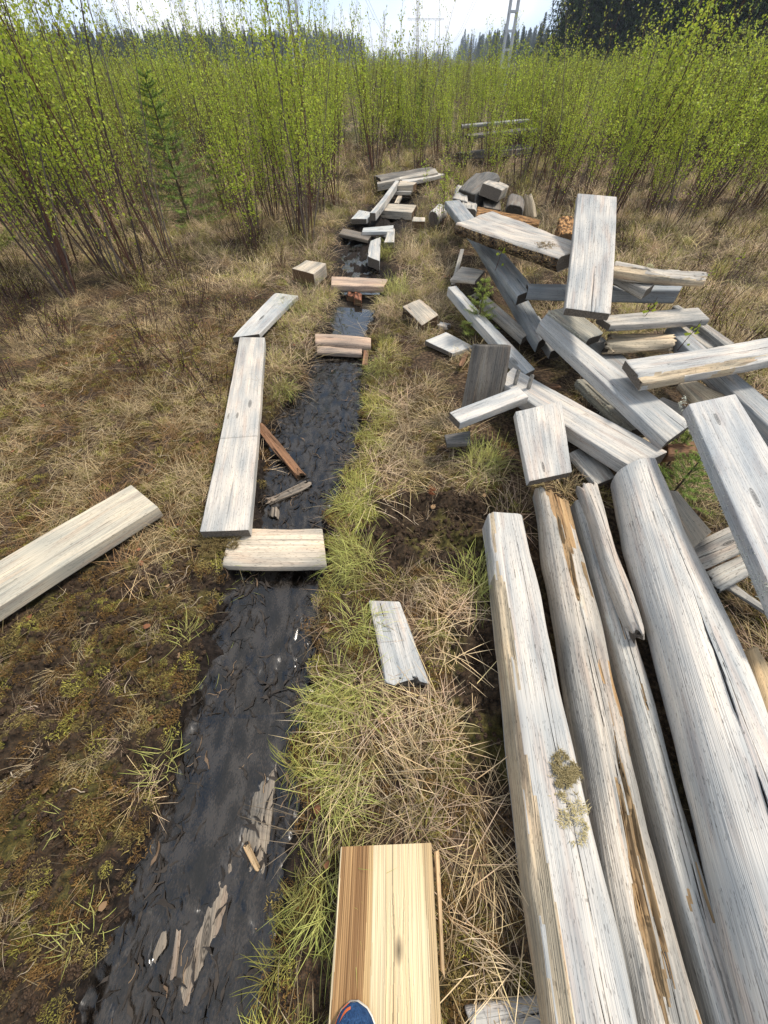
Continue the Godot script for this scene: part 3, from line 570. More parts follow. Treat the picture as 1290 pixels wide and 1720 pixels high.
func build_mud() -> void:
	var level := -0.055
	var mb := MB.new()
	var z := 1.4
	var rows := 0
	var nacross := 76
	while z > -8.6:
		var st := 0.008 if z > -3.0 else 0.03
		var t := trench(z)
		for k in nacross:
			var x := lerpf(t.x - 0.13, t.y + 0.13, float(k) / (nacross - 1))
			var h := level
			# trampled wet peat: long smears along the path, prints and pimples
			var rugged := smoothstep(-0.05, 0.25, nz.get_noise_2d(x * 110.0 + 60.0, z * 110.0 + 300.0))
			h += 0.007 * nz.get_noise_2d(x * 260.0, z * 180.0 + 40.0) + 0.0025 * rugged * nz.get_noise_2d(x * 1400.0, z * 800.0)
			var rg := 1.0 - absf(nz.get_noise_2d(x * 900.0 + 31.0, z * 330.0)) * 9.0
			if rg > 0.0: h += 0.006 * rg * rugged
			var edge := minf(x - t.x, t.y - x)
			h += 0.012 * smoothstep(0.09, 0.0, edge) * nz.get_noise_2d(x * 1100.0, z * 1100.0)
			if z > -0.35:
				h += 0.0045
				for q in [Vector4(-0.365, -0.06, 0.04, 0.08), Vector4(-0.485, 0.19, 0.022, 0.10), Vector4(-0.60, 0.19, 0.012, 0.05)]:
					var e := Vector2((x - q.x - (q.y - z) * 0.25) / q.z, (z - q.y) / q.w).length() + 0.7 * nz.get_noise_2d(x * 2600.0, z * 900.0) + 0.25 * nz.get_noise_2d(x * 7000.0, z * 3000.0)
					h -= 0.012 * smoothstep(2.4, 0.2, e)
			if z < -3.0 and z > -4.3: h = level - 0.03
			if z < -4.3: h -= 0.002
			mb.add(Vector3(x, h, z), Vector3.UP, Vector2(x, z), Color.WHITE)
		rows += 1
		z -= st
	for j in rows - 1:
		for i in nacross - 1:
			var a := j * nacross + i
			mb.tri(a, a + nacross, a + 1)
			mb.tri(a + 1, a + nacross, a + nacross + 1)
	mb.smooth()
	whole("mud", mb.mesh(), M.mud, "black wet mud filling the trench of the old path", "mud", "", "structure")
	# puddle between the two sills
	var wm := MB.new()
	var wr := 0
	z = -3.0
	while z > -4.32:
		var t := trench(z)
		for k in 9:
			wm.add(Vector3(lerpf(t.x - 0.1, t.y + 0.1, k / 8.0), -0.06 + 0.0004 * nz.get_noise_2d(k * 60.0, z * 700.0), z), Vector3.UP, Vector2(k, z), Color.WHITE)
		wr += 1
		z -= 0.05
	for j in wr - 1:
		for i in 8:
			var a := j * 9 + i
			wm.tri(a, a + 9, a + 1)
			wm.tri(a + 1, a + 9, a + 10)
	wm.smooth()
	whole("water", wm.mesh(), M.water, "still dark puddle mirroring the sky between two sills", "water", "", "structure")

# ------------------------------------------------------------------ timbers
# z runs from +L/2 (end A) to -L/2 (end B), y is the face, x across
func decay(x: float, z: float, off: float, sp: Array) -> float:
	var band: float = 1.0 - absf(x - sp[0] - 0.035 * nz.get_noise_1d(z * 120.0 + off)) / sp[1]
	if band < 0.0: return 0.0
	return minf(1.0, band * 2.5) * (nz.get_noise_2d(x * 2600.0 + off, z * 130.0) * 0.8 + nz.get_noise_1d(z * 70.0 + off * 2.0) * 0.9 - sp[2])

func timber_mesh(L: float, wa: float, wb: float, T: float, sd: int, o: Dictionary, side_mat: Material, end_mat: Material, alt: Material) -> ArrayMesh:
	var r := RandomNumberGenerator.new()
	r.seed = sd
	var rad: float = minf(o.get("r", 0.008), minf(T, minf(wa, wb)) * 0.49)
	var rough: float = o.get("rough", 0.5)
	var t2 := T * 0.5
	var prof := []   # [sx, ox, sy, oy, nx, ny, crack]
	var nc := 3 if rad < 0.02 else 6
	var W := (wa + wb) * 0.5
	var fx := []
	var fine: bool = o.has("strip")
	var nt := clampi(int(W / 0.022), 3, 10) if not fine else clampi(int(W / 0.008), 8, 30)
	for k in range(1, nt): fx.append([-1.0 + 2.0 * k / nt, -1])
	var cracks := []
	for k in int(o.get("cr", 1)):
		var c := {"f": r.randf_range(-0.8, 0.8), "a": r.randf_range(-0.6, 0.35) * L, "b": 0.0, "d": r.randf_range(0.006, 0.018), "w": r.randf_range(0.0009, 0.0022), "p": r.randf() * 900.0}
		c.b = c.a + r.randf_range(0.3, 0.9) * L
		if k == 0 and o.has("split"):
			c.f = o.split[0]; c.a = o.split[1]; c.b = o.split[2]; c.d = o.split[3]; c.w = o.split[4]
		cracks.append(c)
		for q in 3: fx.append([c.f + (q - 1) * 0.0001, k * 3 + q])
	fx.sort_custom(func(a, b): return a[0] < b[0])
	for q in fx: prof.append([q[0], 0.0, 1.0, rad, 0.0, 1.0, q[1]])
	for k in nc + 1:
		var a := PI * 0.5 * (1.0 - float(k) / nc)
		prof.append([1.0, rad * cos(a), 1.0, rad * sin(a), cos(a), sin(a), -1])
	var ns := 2 if T > 0.06 else 1
	for k in range(1, ns + 1): prof.append([1.0, rad, 1.0 - 2.0 * k / (ns + 1), 0.0, 1.0, 0.0, -1])
	for k in nc + 1:
		var a := -PI * 0.5 * float(k) / nc
		prof.append([1.0, rad * cos(a), -1.0, rad * sin(a), cos(a), sin(a), -1])
	for k in range(1, 4): prof.append([1.0 - 0.5 * k, 0.0, -1.0, -rad, 0.0, -1.0, -1])
	for k in nc + 1:
		var a := -PI * 0.5 - PI * 0.5 * float(k) / nc
		prof.append([-1.0, rad * cos(a), -1.0, rad * sin(a), cos(a), sin(a), -1])
	for k in range(1, ns + 1): prof.append([-1.0, -rad, -1.0 + 2.0 * k / (ns + 1), 0.0, -1.0, 0.0, -1])
	for k in nc + 1:
		var a := PI - PI * 0.5 * float(k) / nc
		prof.append([-1.0, rad * cos(a), 1.0, rad * sin(a), cos(a), sin(a), -1])
	var np := prof.size()
	var zs := []
	var step := clampf(L / 30.0, 0.012, 0.035) if not fine else 0.014
	var nst := int(ceil(L / step))
	for k in nst + 1: zs.append(L * 0.5 - L * k / nst)
	zs[0] = L * 0.5
	zs.insert(1, L * 0.5 - minf(0.004, L * 0.01))
	zs.insert(zs.size() - 1, -L * 0.5 + minf(0.004, L * 0.01))
	var kerf: float = o.get("kerf", -1.0)
	var kz := L * 0.5 - L * kerf
	if kerf > 0.0:
		for e in [0.0045, 0.0025, -0.0025, -0.0045]: zs.append(kz + e)
		zs.sort()
		zs.reverse()
	var main := MB.new()
	var off := r.randf() * 1000.0
	var uo := r.randf()
	var vo := r.randf()
	var is_new: bool = o.has("new")
	var bow := 0.0 if is_new else r.randfn(0.0, 0.004) * L
	var crook := 0.0 if is_new else r.randfn(0.0, 0.004) * L
	var twist := 0.0 if is_new else r.randfn(0.0, 0.05)
	var strip: bool = fine
	var sp: Array = o.get("strip", [0.0, 0.0, 0.0])   # centre across, half width, threshold
	for i in zs.size():
		var z: float = zs[i]
		var f: float = 0.5 - z / L
		var hw := lerpf(wa, wb, f) * 0.5
		var inset := 0.0
		if i == 0 or i == zs.size() - 1: inset = minf(0.003 + 0.002 * rough, rad * 0.5)
		var per := 0.0
		var last := Vector2.ZERO
		for k in np:
			var p: Array = prof[k]
			var px: float = p[0] * (hw - rad) + p[1]
			var py: float = p[2] * (t2 - rad) + p[3]
			var flat := Vector2(p[0] * (W * 0.5 - rad) + p[1], py)
			if k > 0: per += flat.distance_to(last)
			last = flat
			var low := nz.get_noise_3d(px * 260.0 + off, py * 260.0, z * 130.0 + p[4] * 40.0)
			var grain := nz.get_noise_3d(px * 3800.0 + off, py * 3800.0, z * 130.0)
			var amp := rough * (0.011 * low + 0.0012 * grain) * (0.6 if T < 0.05 else 1.0) - inset
			if is_new: amp = 0.0004 * grain - inset * 0.5
			px += p[4] * amp
			py += p[5] * amp
			if p[6] >= 0:
				var c: Dictionary = cracks[p[6] / 3]
				var q: int = p[6] % 3 - 1
				var inside := 0.0
				if z > c.a and z < c.b: inside = smoothstep(0.0, 0.12, minf(z - c.a, c.b - z)) * clampf(0.75 + 2.2 * nz.get_noise_1d(z * 350.0 + c.p), 0.0, 1.0)
				px += 0.012 * nz.get_noise_1d(z * 90.0 + c.p) + q * (0.0002 + c.w * inside)
				if q == 0: py -= c.d * inside
			if strip and p[5] > -0.2:
				var rotf := decay(px, z, off, sp)
				if rotf > 0.0:
					var eat := smoothstep(0.0, 0.12, rotf)
					py -= p[5] * eat * (0.010 + 0.016 * absf(nz.get_noise_2d(px * 5000.0, z * 260.0 + off)))
			if kerf > 0.0 and absf(z - kz) < 0.003 and p[5] > 0.1: py -= 0.012
			if rad < 0.02 and p[4] * p[4] > 0.02 and p[4] * p[4] < 0.98 and not is_new:
				var chip := maxf(0.0, nz.get_noise_2d(z * 420.0 + off, p[4] * 90.0 + p[5] * 33.0) - 0.12) * 0.02 * minf(rough, 1.5)
				px -= p[4] * chip
				py -= p[5] * chip
			var fm := 2.0 * f - 1.0
			py += bow * (1.0 - fm * fm) + px * twist * fm
			px += crook * (1.0 - fm * fm)
			var zz := z
			if f < 0.5:
				zz += (o.get("skA", 0.0) * -px / maxf(wa, 0.01)) * (1.0 - 2.0 * f)
				if i < 3 and o.has("jagA"): zz -= o.jagA * absf(nz.get_noise_2d(px * 1800.0 + off, py * 900.0)) * 2.5
			else:
				zz += (o.get("skB", 0.0) * -px / maxf(wb, 0.01)) * (2.0 * f - 1.0)
				if i > zs.size() - 4 and o.has("jagB"): zz += o.jagB * absf(nz.get_noise_2d(px * 1800.0 - off, py * 900.0)) * 2.5
			var uv := Vector2(px / wa + 0.5, z / 1.85 + 0.5) if is_new else Vector2(per / 0.5 + uo, z / 2.0 + vo)
			main.add(Vector3(px, py, zz), Vector3.UP, uv, Color.WHITE)
		# close the ring with a seam vertex of its own
		var v0 := main.v[i * (np + 1)]
		per += Vector2(prof[0][0] * (W * 0.5 - rad), t2).distance_to(last)
		main.add(v0, Vector3.UP, Vector2(v0.x / wa + 0.5, z / 1.85 + 0.5) if is_new else Vector2(per / 0.5 + uo, z / 2.0 + vo), Color.WHITE)
	var other := PackedInt32Array()
	var n1 := np + 1
	var bark_side: float = o.get("bark", 0)
	for i in zs.size() - 1:
		for k in np:
			var a := i * n1 + k
			var p: Array = prof[k]
			var to_alt := false
			if alt != null:
				if strip:
					to_alt = p[5] > -0.2 and decay(main.v[a].x, main.v[a].z, off, sp) > 0.015
				elif p[4] * bark_side > 0.5: to_alt = true
			if to_alt:
				for q in [a, a + n1, a + 1, a + 1, a + n1, a + n1 + 1]: other.append(q)
			else:
				main.tri(a, a + n1, a + 1)
				main.tri(a + 1, a + n1, a + n1 + 1)
	# shared smooth normals over both materials
	var keep := main.ix
	main.ix = keep + other
	main.smooth()
	for i in zs.size():
		var s := (main.n[i * n1] + main.n[i * n1 + np]).normalized()
		main.n[i * n1] = s
		main.n[i * n1 + np] = s
	main.ix = keep
	var m := main.mesh(side_mat)
	if other.size():
		main.ix = other
		main.into(m, alt)
	# end grain, dished a little
	var cap := MB.new()
	for e in 2:
		var row := 0 if e == 0 else (zs.size() - 1) * n1
		var mid := Vector3.ZERO
		for k in np: mid += main.v[row + k]
		mid /= np
		mid.z += (-0.003 if e == 0 else 0.003)
		var nn := Vector3(0, 0, 1 if e == 0 else -1)
		var ci := cap.add(mid, nn, Vector2(mid.x, mid.y) * 4.0 + Vector2(uo, vo), Color.WHITE)
		for k in np: cap.add(main.v[row + k], nn, Vector2(main.v[row + k].x, main.v[row + k].y) * 4.0 + Vector2(uo, vo), Color.WHITE)
		for k in np:
			var a := ci + 1 + k
			var b := ci + 1 + (k + 1) % np
			if e == 0: cap.tri(ci, a, b)
			else: cap.tri(ci, b, a)
	cap.into(m, end_mat)
	return m

func build_timbers() -> void:
	var ends := {"new": "endnew", "dark": "enddark", "muddy": "enddark", "sunk": "enddark", "bluegrey": "enddark", "tanpale": "endbrown", "rot": "endbrown", "redrot": "endbrown", "ochre": "endbrown", "pinkish": "endbrown", "lichen": "enddark"}
	for k in TIMBERS.size():
		var t: Array = TIMBERS[k]
		var o: Dictionary = t[12]
		var alt: Material = null
		if o.has("strip"): alt = M[o.get("alt", "punk")]
		elif o.has("bark"): alt = M.bark
		if t[11] == "new": o = o.merged({"new": 1})
		var own: StandardMaterial3D = M[t[11]].duplicate()
		var tone := rng.randf_range(0.98, 1.24)
		var wm := rng.randf_range(-0.035, 0.045)
		var base: Color = M[t[11]].albedo_color.srgb_to_linear()
		if t[11] != "new": own.albedo_color = lin(base.r * tone * (1.0 + wm), base.g * tone, base.b * tone * (1.0 - wm))
		own.uv1_scale = Vector3(rng.randf_range(0.8, 1.3), 1, 1) if t[11] != "new" else Vector3.ONE
		var m := timber_mesh(t[7], t[8], t[9], t[10], 100 + k * 17, o, own, M[ends.get(t[11], "end")], alt)
		var basis := Basis(t[5], t[6], (t[5] as Vector3).cross(t[6])).orthonormalized()
		var n := thing(t[0], t[1], t[2], t[3])
		n.transform = Transform3D(basis, t[4])
		part(n, "timber", m)
		if t[0] == "long_pegged_beam":
			for s in [Vector3(0.80, 0.20, -2.13), Vector3(0.87, 0.20, -2.08)]:
				var pm := MB.new()
				pm.tube(PackedVector3Array([Vector3(0, -0.03, 0), Vector3(0, 0.05, 0), Vector3(0.002, 0.094, 0), Vector3(0.002, 0.097, 0)]), 0.0125, 0.0115, 9, Color.WHITE)
				pm.tube(PackedVector3Array([Vector3(0.002, 0.097, 0), Vector3(0.002, 0.0975, 0)]), 0.0115, 0.0005, 9, Color.WHITE)
				var pg := part(n, "peg", pm.mesh(M.grey))
				pg.transform = n.transform.affine_inverse() * Transform3D(Basis(Vector3(0, 0, 1), 0.03), s)
		if o.has("fringe"):
			# crust of lichen or moss along one edge
			var fr := MB.new()
			var fc: Color = Color(0.40, 0.41, 0.34) if o.get("fringe_kind", 0) == 0 else Color(0.34, 0.24, 0.11)
			var sg: float = o.fringe
			for q in int(t[7] * 1500.0):
				var z: float = rng.randf_range(-0.5, 0.5) * t[7]
				if nz.get_noise_1d(z * 900.0 + k * 50.0) + rng.randf() * 0.5 < 0.12: continue
				var hw2: float = lerpf(t[8], t[9], 0.5 - z / t[7]) * 0.5
				var yy: float = t[10] * (0.5 - pow(rng.randf(), 1.0)) * 0.95
				var dd := Vector3(sg * rng.randf_range(0.3, 1.0), rng.randf_range(-0.8, 0.8), rng.randf_range(-1, 1)).normalized()
				var cc := fc * rng.randf_range(0.45, 1.2)
				fr.blade(Vector3(sg * (hw2 - 0.002), yy, z), dd, rng.randf_range(0.004, 0.012), 0.004, 0.5, 2, cc, cc)
			part(n, "lichen" if o.get("fringe_kind", 0) == 0 else "moss_fringe", fr.mesh(M.moss))
		foot.append([n.transform.affine_inverse(), maxf(t[8], t[9]) * 0.5, t[7] * 0.5, t[4].y + t[10] * 0.5])

# is this spot under a timber?
func covered(x: float, z: float, margin := 0.0) -> bool:
	for f in foot:
		var p: Vector3 = f[0] * Vector3(x, f[3] * 0.5, z)
		if absf(p.x) < f[1] + margin and absf(p.z) < f[2] + margin: return true
	return false

# ------------------------------------------------------------------ grass and litter
func tuft(sd: int, n: int, spread: float, lmin: float, lmax: float, amin: float, amax: float, bend: float, width: float, c0: Color, c1: Color, c2: Color, segs := 4) -> ArrayMesh:
	var r := RandomNumberGenerator.new()
	r.seed = sd
	var mb := MB.new()
	var sway := r.randf() * TAU
	for k in n:
		var a := r.randf() * TAU
		var e := deg_to_rad(r.randf_range(amin, amax))
		var b := (a + r.randf_range(-1.0, 1.0)) if k % 3 == 0 else (sway + r.randfn(0.0, 0.9))
		var d := Vector3(cos(b) * cos(e), sin(e), sin(b) * cos(e))
		var q := spread * sqrt(r.randf())
		var tone := r.randf_range(0.6, 1.25)
		var tip := c1.lerp(c2, r.randf())
		mb.blade(Vector3(cos(a) * q, -0.01, sin(a) * q), d, r.randf_range(lmin, lmax), width * r.randf_range(0.7, 1.3), bend * r.randf_range(0.5, 1.4), segs, c0 * tone, tip * tone)
	return mb.mesh()

func scatter(called: String, label: String, category: String, meshes: Array, m: Material, spots: Array) -> void:
	# spots: [Transform3D, Color] shared out over the variants, one object for each
	var n := meshes.size()
	for v in n:
		var mine := []
		for k in range(v, spots.size(), n): mine.append(spots[k])
		if mine.is_empty(): continue
		var mm := MultiMesh.new()
		mm.transform_format = MultiMesh.TRANSFORM_3D
		mm.use_colors = true
		mm.mesh = meshes[v]
		mm.instance_count = mine.size()
		for k in mine.size():
			mm.set_instance_transform(k, mine[k][0])
			mm.set_instance_color(k, mine[k][1])
		var o := MultiMeshInstance3D.new()
		o.name = numbered(called)
		o.multimesh = mm
		if m: o.material_override = m
		add_child(o)
		tag(o, label, category, called.replace("_", " "), "stuff")

func spot(x: float, z: float, s: float, tilt := 0.25, dy := 0.0) -> Transform3D:
	var b := Basis(Vector3.UP, rng.randf() * TAU).scaled(Vector3(s, s * rng.randf_range(0.8, 1.2), s))
	b = Basis(Vector3(rng.randf_range(-1, 1), 0, rng.randf_range(-1, 1)).normalized(), rng.randf() * tilt) * b
	return Transform3D(b, Vector3(x, ground(x, z, false) + dy, z))

func build_grass() -> void:
	var straw0 := Color(0.38, 0.29, 0.17)
	var straw1 := Color(0.62, 0.54, 0.38)
	var straw2 := Color(0.43, 0.34, 0.21)
	var g0 := Color(0.32, 0.27, 0.11)
	var g1 := Color(0.24, 0.31, 0.05)
	var g2 := Color(0.44, 0.46, 0.12)
	var lying := []
	var stand := []
	var green := []
	for k in 3:
		lying.append(tuft(10 + k, 26, 0.09, 0.10, 0.26, 3, 38, 0.5, 0.0021, straw0, straw1, straw2, 4))
		stand.append(tuft(20 + k, 34, 0.05, 0.09, 0.22, 30, 85, 2.4, 0.0021, straw0, straw1, straw2, 5))
		green.append(tuft(30 + k, 44, 0.045, 0.05, 0.15, 40, 88, 2.2, 0.0021, g0, g1, g2, 5))
	var s_ly := []
	var s_st := []
	var s_gr := []
	var bands := [[1.9, 480.0, 1.0], [3.6, 330.0, 1.1], [6.5, 150.0, 1.4], [13.0, 40.0, 2.0], [32.0, 7.0, 3.0]]
	var inner := 0.0
	for bd in bands:
		var R: float = bd[0]
		var count := int(bd[1] * (4.0 * R * R))
		for k in count:
			var x := rng.randf_range(-R, R)
			var z := rng.randf_range(-R, R) - 0.6
			var d := maxf(absf(x), absf(z + 0.6))
			if d < inner: continue
			if z > 0.75 or absf(x) > 1.3 - z * 1.15: continue
			var w := wet(x, z)
			if w > -0.03: continue
			if covered(x, z, 0.015): continue
			var p := peaty(x, z)
			var roll := rng.randf()
			var nn := 0.5 + 0.9 * ny.get_noise_2d(x * 170.0 + 400.0, z * 170.0)
			var patch := smoothstep(0.15, 0.75, nn)
			var warm := lerpf(0.4, 1.2, patch) * rng.randf_range(0.65, 1.15)
			var near_r := w > -0.16 and x > trench(z).y - 0.2
			var strip := x > trench(z).y - 0.05 and x < 0.62 and z > -3.2
			var redd := x < -0.9 and z > -4.2
			if redd: warm *= 0.82
			var col := Color(warm, warm * rng.randf_range(0.86, 1.0), warm * rng.randf_range(0.72, 1.0))
			if nn < (0.44 if x < -0.85 else 0.32) and w < -0.1 and z > -5.0 and rng.randf() < 0.75: continue
			if p > 0.3 and x > -0.3 and z > -2.0 and rng.randf() < 0.88: continue
			if p > 0.3:
				if roll < 0.26: s_ly.append([spot(x, z, bd[2] * rng.randf_range(0.25, 0.6)), col])
				elif roll < 0.15: s_gr.append([spot(x, z, bd[2] * rng.randf_range(0.3, 0.55), 0.6), col])
				continue
			if strip:
				if near_r and roll < 0.75 * clampf(nn * 1.7, 0.2, 1.0): s_gr.append([spot(x, z, rng.randf_range(0.6, 1.05), 0.5), col])
				elif roll < 0.22 and w < -0.1: s_st.append([spot(x, z, rng.randf_range(0.5, 0.95), 0.9), col])
				elif roll < 0.33 and nn > 0.45: s_gr.append([spot(x, z, rng.randf_range(0.5, 0.9), 0.9), col])
				elif roll < 0.72: s_ly.append([spot(x, z, rng.randf_range(0.6, 1.2) * (0.5 if w > -0.13 else 1.0)), col])
			elif redd:
				col = Color(warm, warm * 0.74, warm * 0.56) if nn < 0.5 else Color(warm, warm * 0.93, warm * 0.8)
				if roll < 0.46: s_ly.append([spot(x, z, rng.randf_range(0.5, 1.0)), col])
				elif roll < 0.66: s_st.append([spot(x, z, rng.randf_range(0.4, 0.7), 0.9), col])
				elif roll < 0.74 and nn > 0.6: s_gr.append([spot(x, z, rng.randf_range(0.4, 0.7), 0.7), col])
			else:
				var sc: float = bd[2]
				if roll < 0.36: s_ly.append([spot(x, z, sc * rng.randf_range(0.7, 1.2)), col])
				elif roll < 0.36 + 0.4 * clampf(nn, 0.1, 1.0): s_st.append([spot(x, z, sc * rng.randf_range(0.6, 1.1), 0.7), col])
				elif roll > 0.86 - 0.12 * patch: s_gr.append([spot(x, z, sc * rng.randf_range(0.6, 1.1), 0.6), col])
		inner = R
	scatter("dead_grass", "flattened straw coloured dead grass over the boggy ground", "grass", lying, M.straw, s_ly)
	scatter("dry_sedge", "upright dry sedge tufts among the dead grass", "grass", stand, M.straw, s_st)
	scatter("green_sedge", "fresh green sedge growing along the mud's edge", "grass", green, M.grass, s_gr)
	print("grass ", s_ly.size(), " ", s_st.size(), " ", s_gr.size())
	# tussocks one can point at
	var T := [
		[-0.12, -0.98, 0.22, "large green grass tussock at the right end of the crossboard"],
		[-0.13, -1.33, 0.20, "green grass tussock right of the mud beyond the crossboard"],
		[-0.12, -0.42, 0.21, "broad green grass tussock beside the near mud, left of the jagged board"],
		[-0.02, -2.68, 0.20, "green grass tussock right of the sill log before the puddle"],
		[-0.78, -3.72, 0.30, "bright green tussock left of the puddle beside the pointed board"],
		[0.13, -4.1, 0.28, "tall bright tussock at the right bank of the puddle"],
		[-0.70, -2.40, 0.16, "small green tussock between the grey plank and the mud"],
		[0.55, -1.62, 0.26, "yellow green tussock left of the short silver board"],
		[0.40, -0.86, 0.22, "yellowish tussock against the end of the squared log"],
		[-0.60, -0.93, 0.20, "drooping dark green tussock left of the mud below the crossboard"],
		[-0.66, -0.50, 0.20, "green tussock leaning over the mud's left edge"],
		[-0.72, -0.18, 0.14, "small green tussock on the peat left of the near mud"],
		[0.02, -5.3, 0.26, "grass tussock beside the tilted offcut"],
		[-0.1, -0.66, 0.17, "green tussock between the large one and the jagged board's left edge"],
		[-0.16, -0.12, 0.19, "green tussock hanging over the near mud's right edge"],
		[-0.78, -0.62, 0.13, "small tussock at the mud's left edge opposite the jagged board"],
		[-0.95, -0.05, 0.10, "tiny green tuft on the churned peat at lower left"],
		[-0.80, 0.18, 0.11, "thin green tuft on the peat near the lower left corner"],
		[-0.13, 0.12, 0.2, "green tussock against the left edge of the new plank"],
	]
	for k in T.size():
		var t: Array = T[k]
		var R: float = t[2]
		var leaning: bool = t[0] < -0.5 and t[1] > -1.2
		var m := tuft(300 + k, int(R * (330.0 if leaning else 1300.0)), R * 0.42, R * 0.3, R * 0.95, 25 if leaning else 35, 88, 2.3, 0.0019 if leaning else 0.0021, g0, Color(0.25, 0.32, 0.06), Color(0.46, 0.47, 0.13), 5)
		var o := whole("grass_tussock", m, M.grass, t[3], "tussock", "green tussocks")
		o.position = Vector3(t[0], ground(t[0], t[1], false) - 0.005, t[1])
		if leaning: o.rotation = Vector3(0.15, 0, -0.75)

func build_litter() -> void:
	# moss cushions
	var puffs := []
	for k in 3:
		var r := RandomNumberGenerator.new()
		r.seed = 60 + k
		var mb := MB.new()
		for q in 170:
			var a := r.randf() * TAU
			var a2 := r.randf() * TAU
			var e := r.randf_range(0.1, 1.5)
			var d := Vector3(cos(a2) * cos(e), sin(e), sin(a2) * cos(e))
			var s := 0.035 * sqrt(r.randf())
			var c := Color(0.15, 0.12, 0.05).lerp(Color(0.34, 0.28, 0.09), r.randf()) * r.randf_range(0.45, 1.15)
			mb.blade(Vector3(cos(a) * s, -0.006 + 0.012 * (1.0 - s / 0.035), sin(a) * s), d, r.randf_range(0.006, 0.013), 0.0022, 0.6, 2, c, c)
		puffs.append(mb.mesh())
	var spots := []
	for k in 30000:
		var x := rng.randf_range(-2.6, 1.6)
		var z := rng.randf_range(-3.4, 0.8)
		if absf(x) > 1.3 - z * 1.15: continue
		if wet(x, z) > -0.015 or covered(x, z, 0.005): continue
		var p := peaty(x, z)
		var mo := ny.get_noise_2d(x * 330.0 + 50.0, z * 330.0)
		if p > 0.3 and x > -0.3: continue
		if rng.randf() > (0.6 if p > 0.3 and mo > 0.0 else (0.65 if mo > 0.0 else 0.3)): continue
		var br := rng.randf()
		var col := Color(0.85, 0.8, 0.8) if br < 0.35 else (Color(0.6, 0.42, 0.42) if br < 0.85 else Color(1.1, 1.2, 0.8))
		spots.append([spot(x, z, rng.randf_range(0.5, 1.3), 0.4, 0.0).translated(Vector3(0, ground(x, z) - ground(x, z, false), 0)), col * rng.randf_range(0.6, 1.1)])
	scatter("moss", "olive and brown moss cushions on the churned peat", "moss", puffs, M.moss, spots)
	print("moss ", spots.size())
	# crumbs of peat
	var clods := []
	for k in 3:
		var mb := MB.new()
		var sp := SphereMesh.new()
		sp.radial_segments = 8
		sp.rings = 5
		sp.radius = 0.012
		sp.height = 0.02
		var a := sp.get_mesh_arrays()
		var vv: PackedVector3Array = a[Mesh.ARRAY_VERTEX]
		for q in vv.size():
			var n := nz.get_noise_3dv(vv[q] * 9000.0 + Vector3(k * 77, 0, 0))
			mb.add(vv[q] * (1.0 + 0.7 * n), Vector3.UP, Vector2(vv[q].x, vv[q].z) * 8.0, Color.WHITE)
		mb.ix = a[Mesh.ARRAY_INDEX]
		mb.smooth()
		clods.append(mb.mesh())
	spots = []
	for k in 26000:
		var x := rng.randf_range(-2.2, 0.9)
		var z := rng.randf_range(-2.2, 0.8)
		if wet(x, z) > -0.01 or covered(x, z): continue
		var p := peaty(x, z)
		if rng.randf() > (0.75 if p > 0.3 else 0.03): continue
		spots.append([spot(x, z, rng.randf_range(0.2, 1.0), 3.0, 0.0).translated(Vector3(0, ground(x, z) - ground(x, z, false), 0)), Color.WHITE])
	scatter("peat_crumbs", "dark crumbs of churned peat on the ground", "peat", clods, M.clod, spots)
	# black twigs and rotten fibres on the mud, pale straws on the ground
	var twigs := []
	for k in 3:
		var mb := MB.new()
		var pts := PackedVector3Array()
		for q in 6: pts.append(Vector3((q - 2.5) * 0.016, 0.002 + 0.002 * sin(q * 2.1 + k), 0.006 * sin(q * 1.3 + k * 2.0)))
		mb.tube(pts, 0.0018, 0.0009, 5, Color.WHITE)
		twigs.append(mb.mesh())
	spots = []
	for k in 1500:
		var z := rng.randf_range(-3.0, 0.6)
		var t := trench(z)
		var x := rng.randf_range(t.x, t.y)
		var edge := minf(x - t.x, t.y - x)
		if rng.randf() > 0.12 + 0.88 * smoothstep(0.13, 0.0, edge): continue
		var tr := Transform3D(Basis(Vector3.UP, PI * 0.5 + rng.randfn(0.0, 0.8)).scaled(Vector3.ONE * rng.randf_range(0.2, 0.9)), Vector3(x, -0.0535, z))
		var c := Color(0.02, 0.018, 0.016) if rng.randf() < 0.86 else Color(0.22, 0.15, 0.09)
		spots.append([tr, c])
	for k in 1500:
		var x := rng.randf_range(-3.0, 1.8)
		var z := rng.randf_range(-4.5, 0.5)
		if wet(x, z) > -0.03 or covered(x, z): continue
		var c := Color(0.07, 0.045, 0.03) if rng.randf() < 0.6 else Color(0.35, 0.28, 0.2)
		spots.append([spot(x, z, rng.randf_range(0.3, 1.1), 0.3, 0.012), c])
	scatter("twig_litter", "dark twigs and plant fibres lying on mud and ground", "twigs", twigs, M.stem, spots)
	# flat rotten leaves and strips pressed into the mud
	var strips := []
	for k in 4:
		var mb := MB.new()
		var n := 7
		for q in n:
			var f := q / (n - 1.0)
			var wv := 0.0035 * sin(PI * clampf(f, 0.06, 0.94)) * (1.0 + 0.5 * sin(q * 2.3 + k))
			var cx := 0.006 * sin(f * 4.0 + k * 1.7)
			mb.add(Vector3((f - 0.5) * 0.05, 0.0015 + 0.0015 * sin(q * 1.9 + k), cx - wv), Vector3.UP, Vector2(f, 0), Color.WHITE)
			mb.add(Vector3((f - 0.5) * 0.05, 0.0022 + 0.0015 * cos(q * 1.4), cx + wv), Vector3.UP, Vector2(f, 1), Color.WHITE)
		for q in n - 1:
			mb.tri(q * 2, q * 2 + 2, q * 2 + 1)
			mb.tri(q * 2 + 1, q * 2 + 2, q * 2 + 3)
		mb.smooth()
		strips.append(mb.mesh())
	spots = []
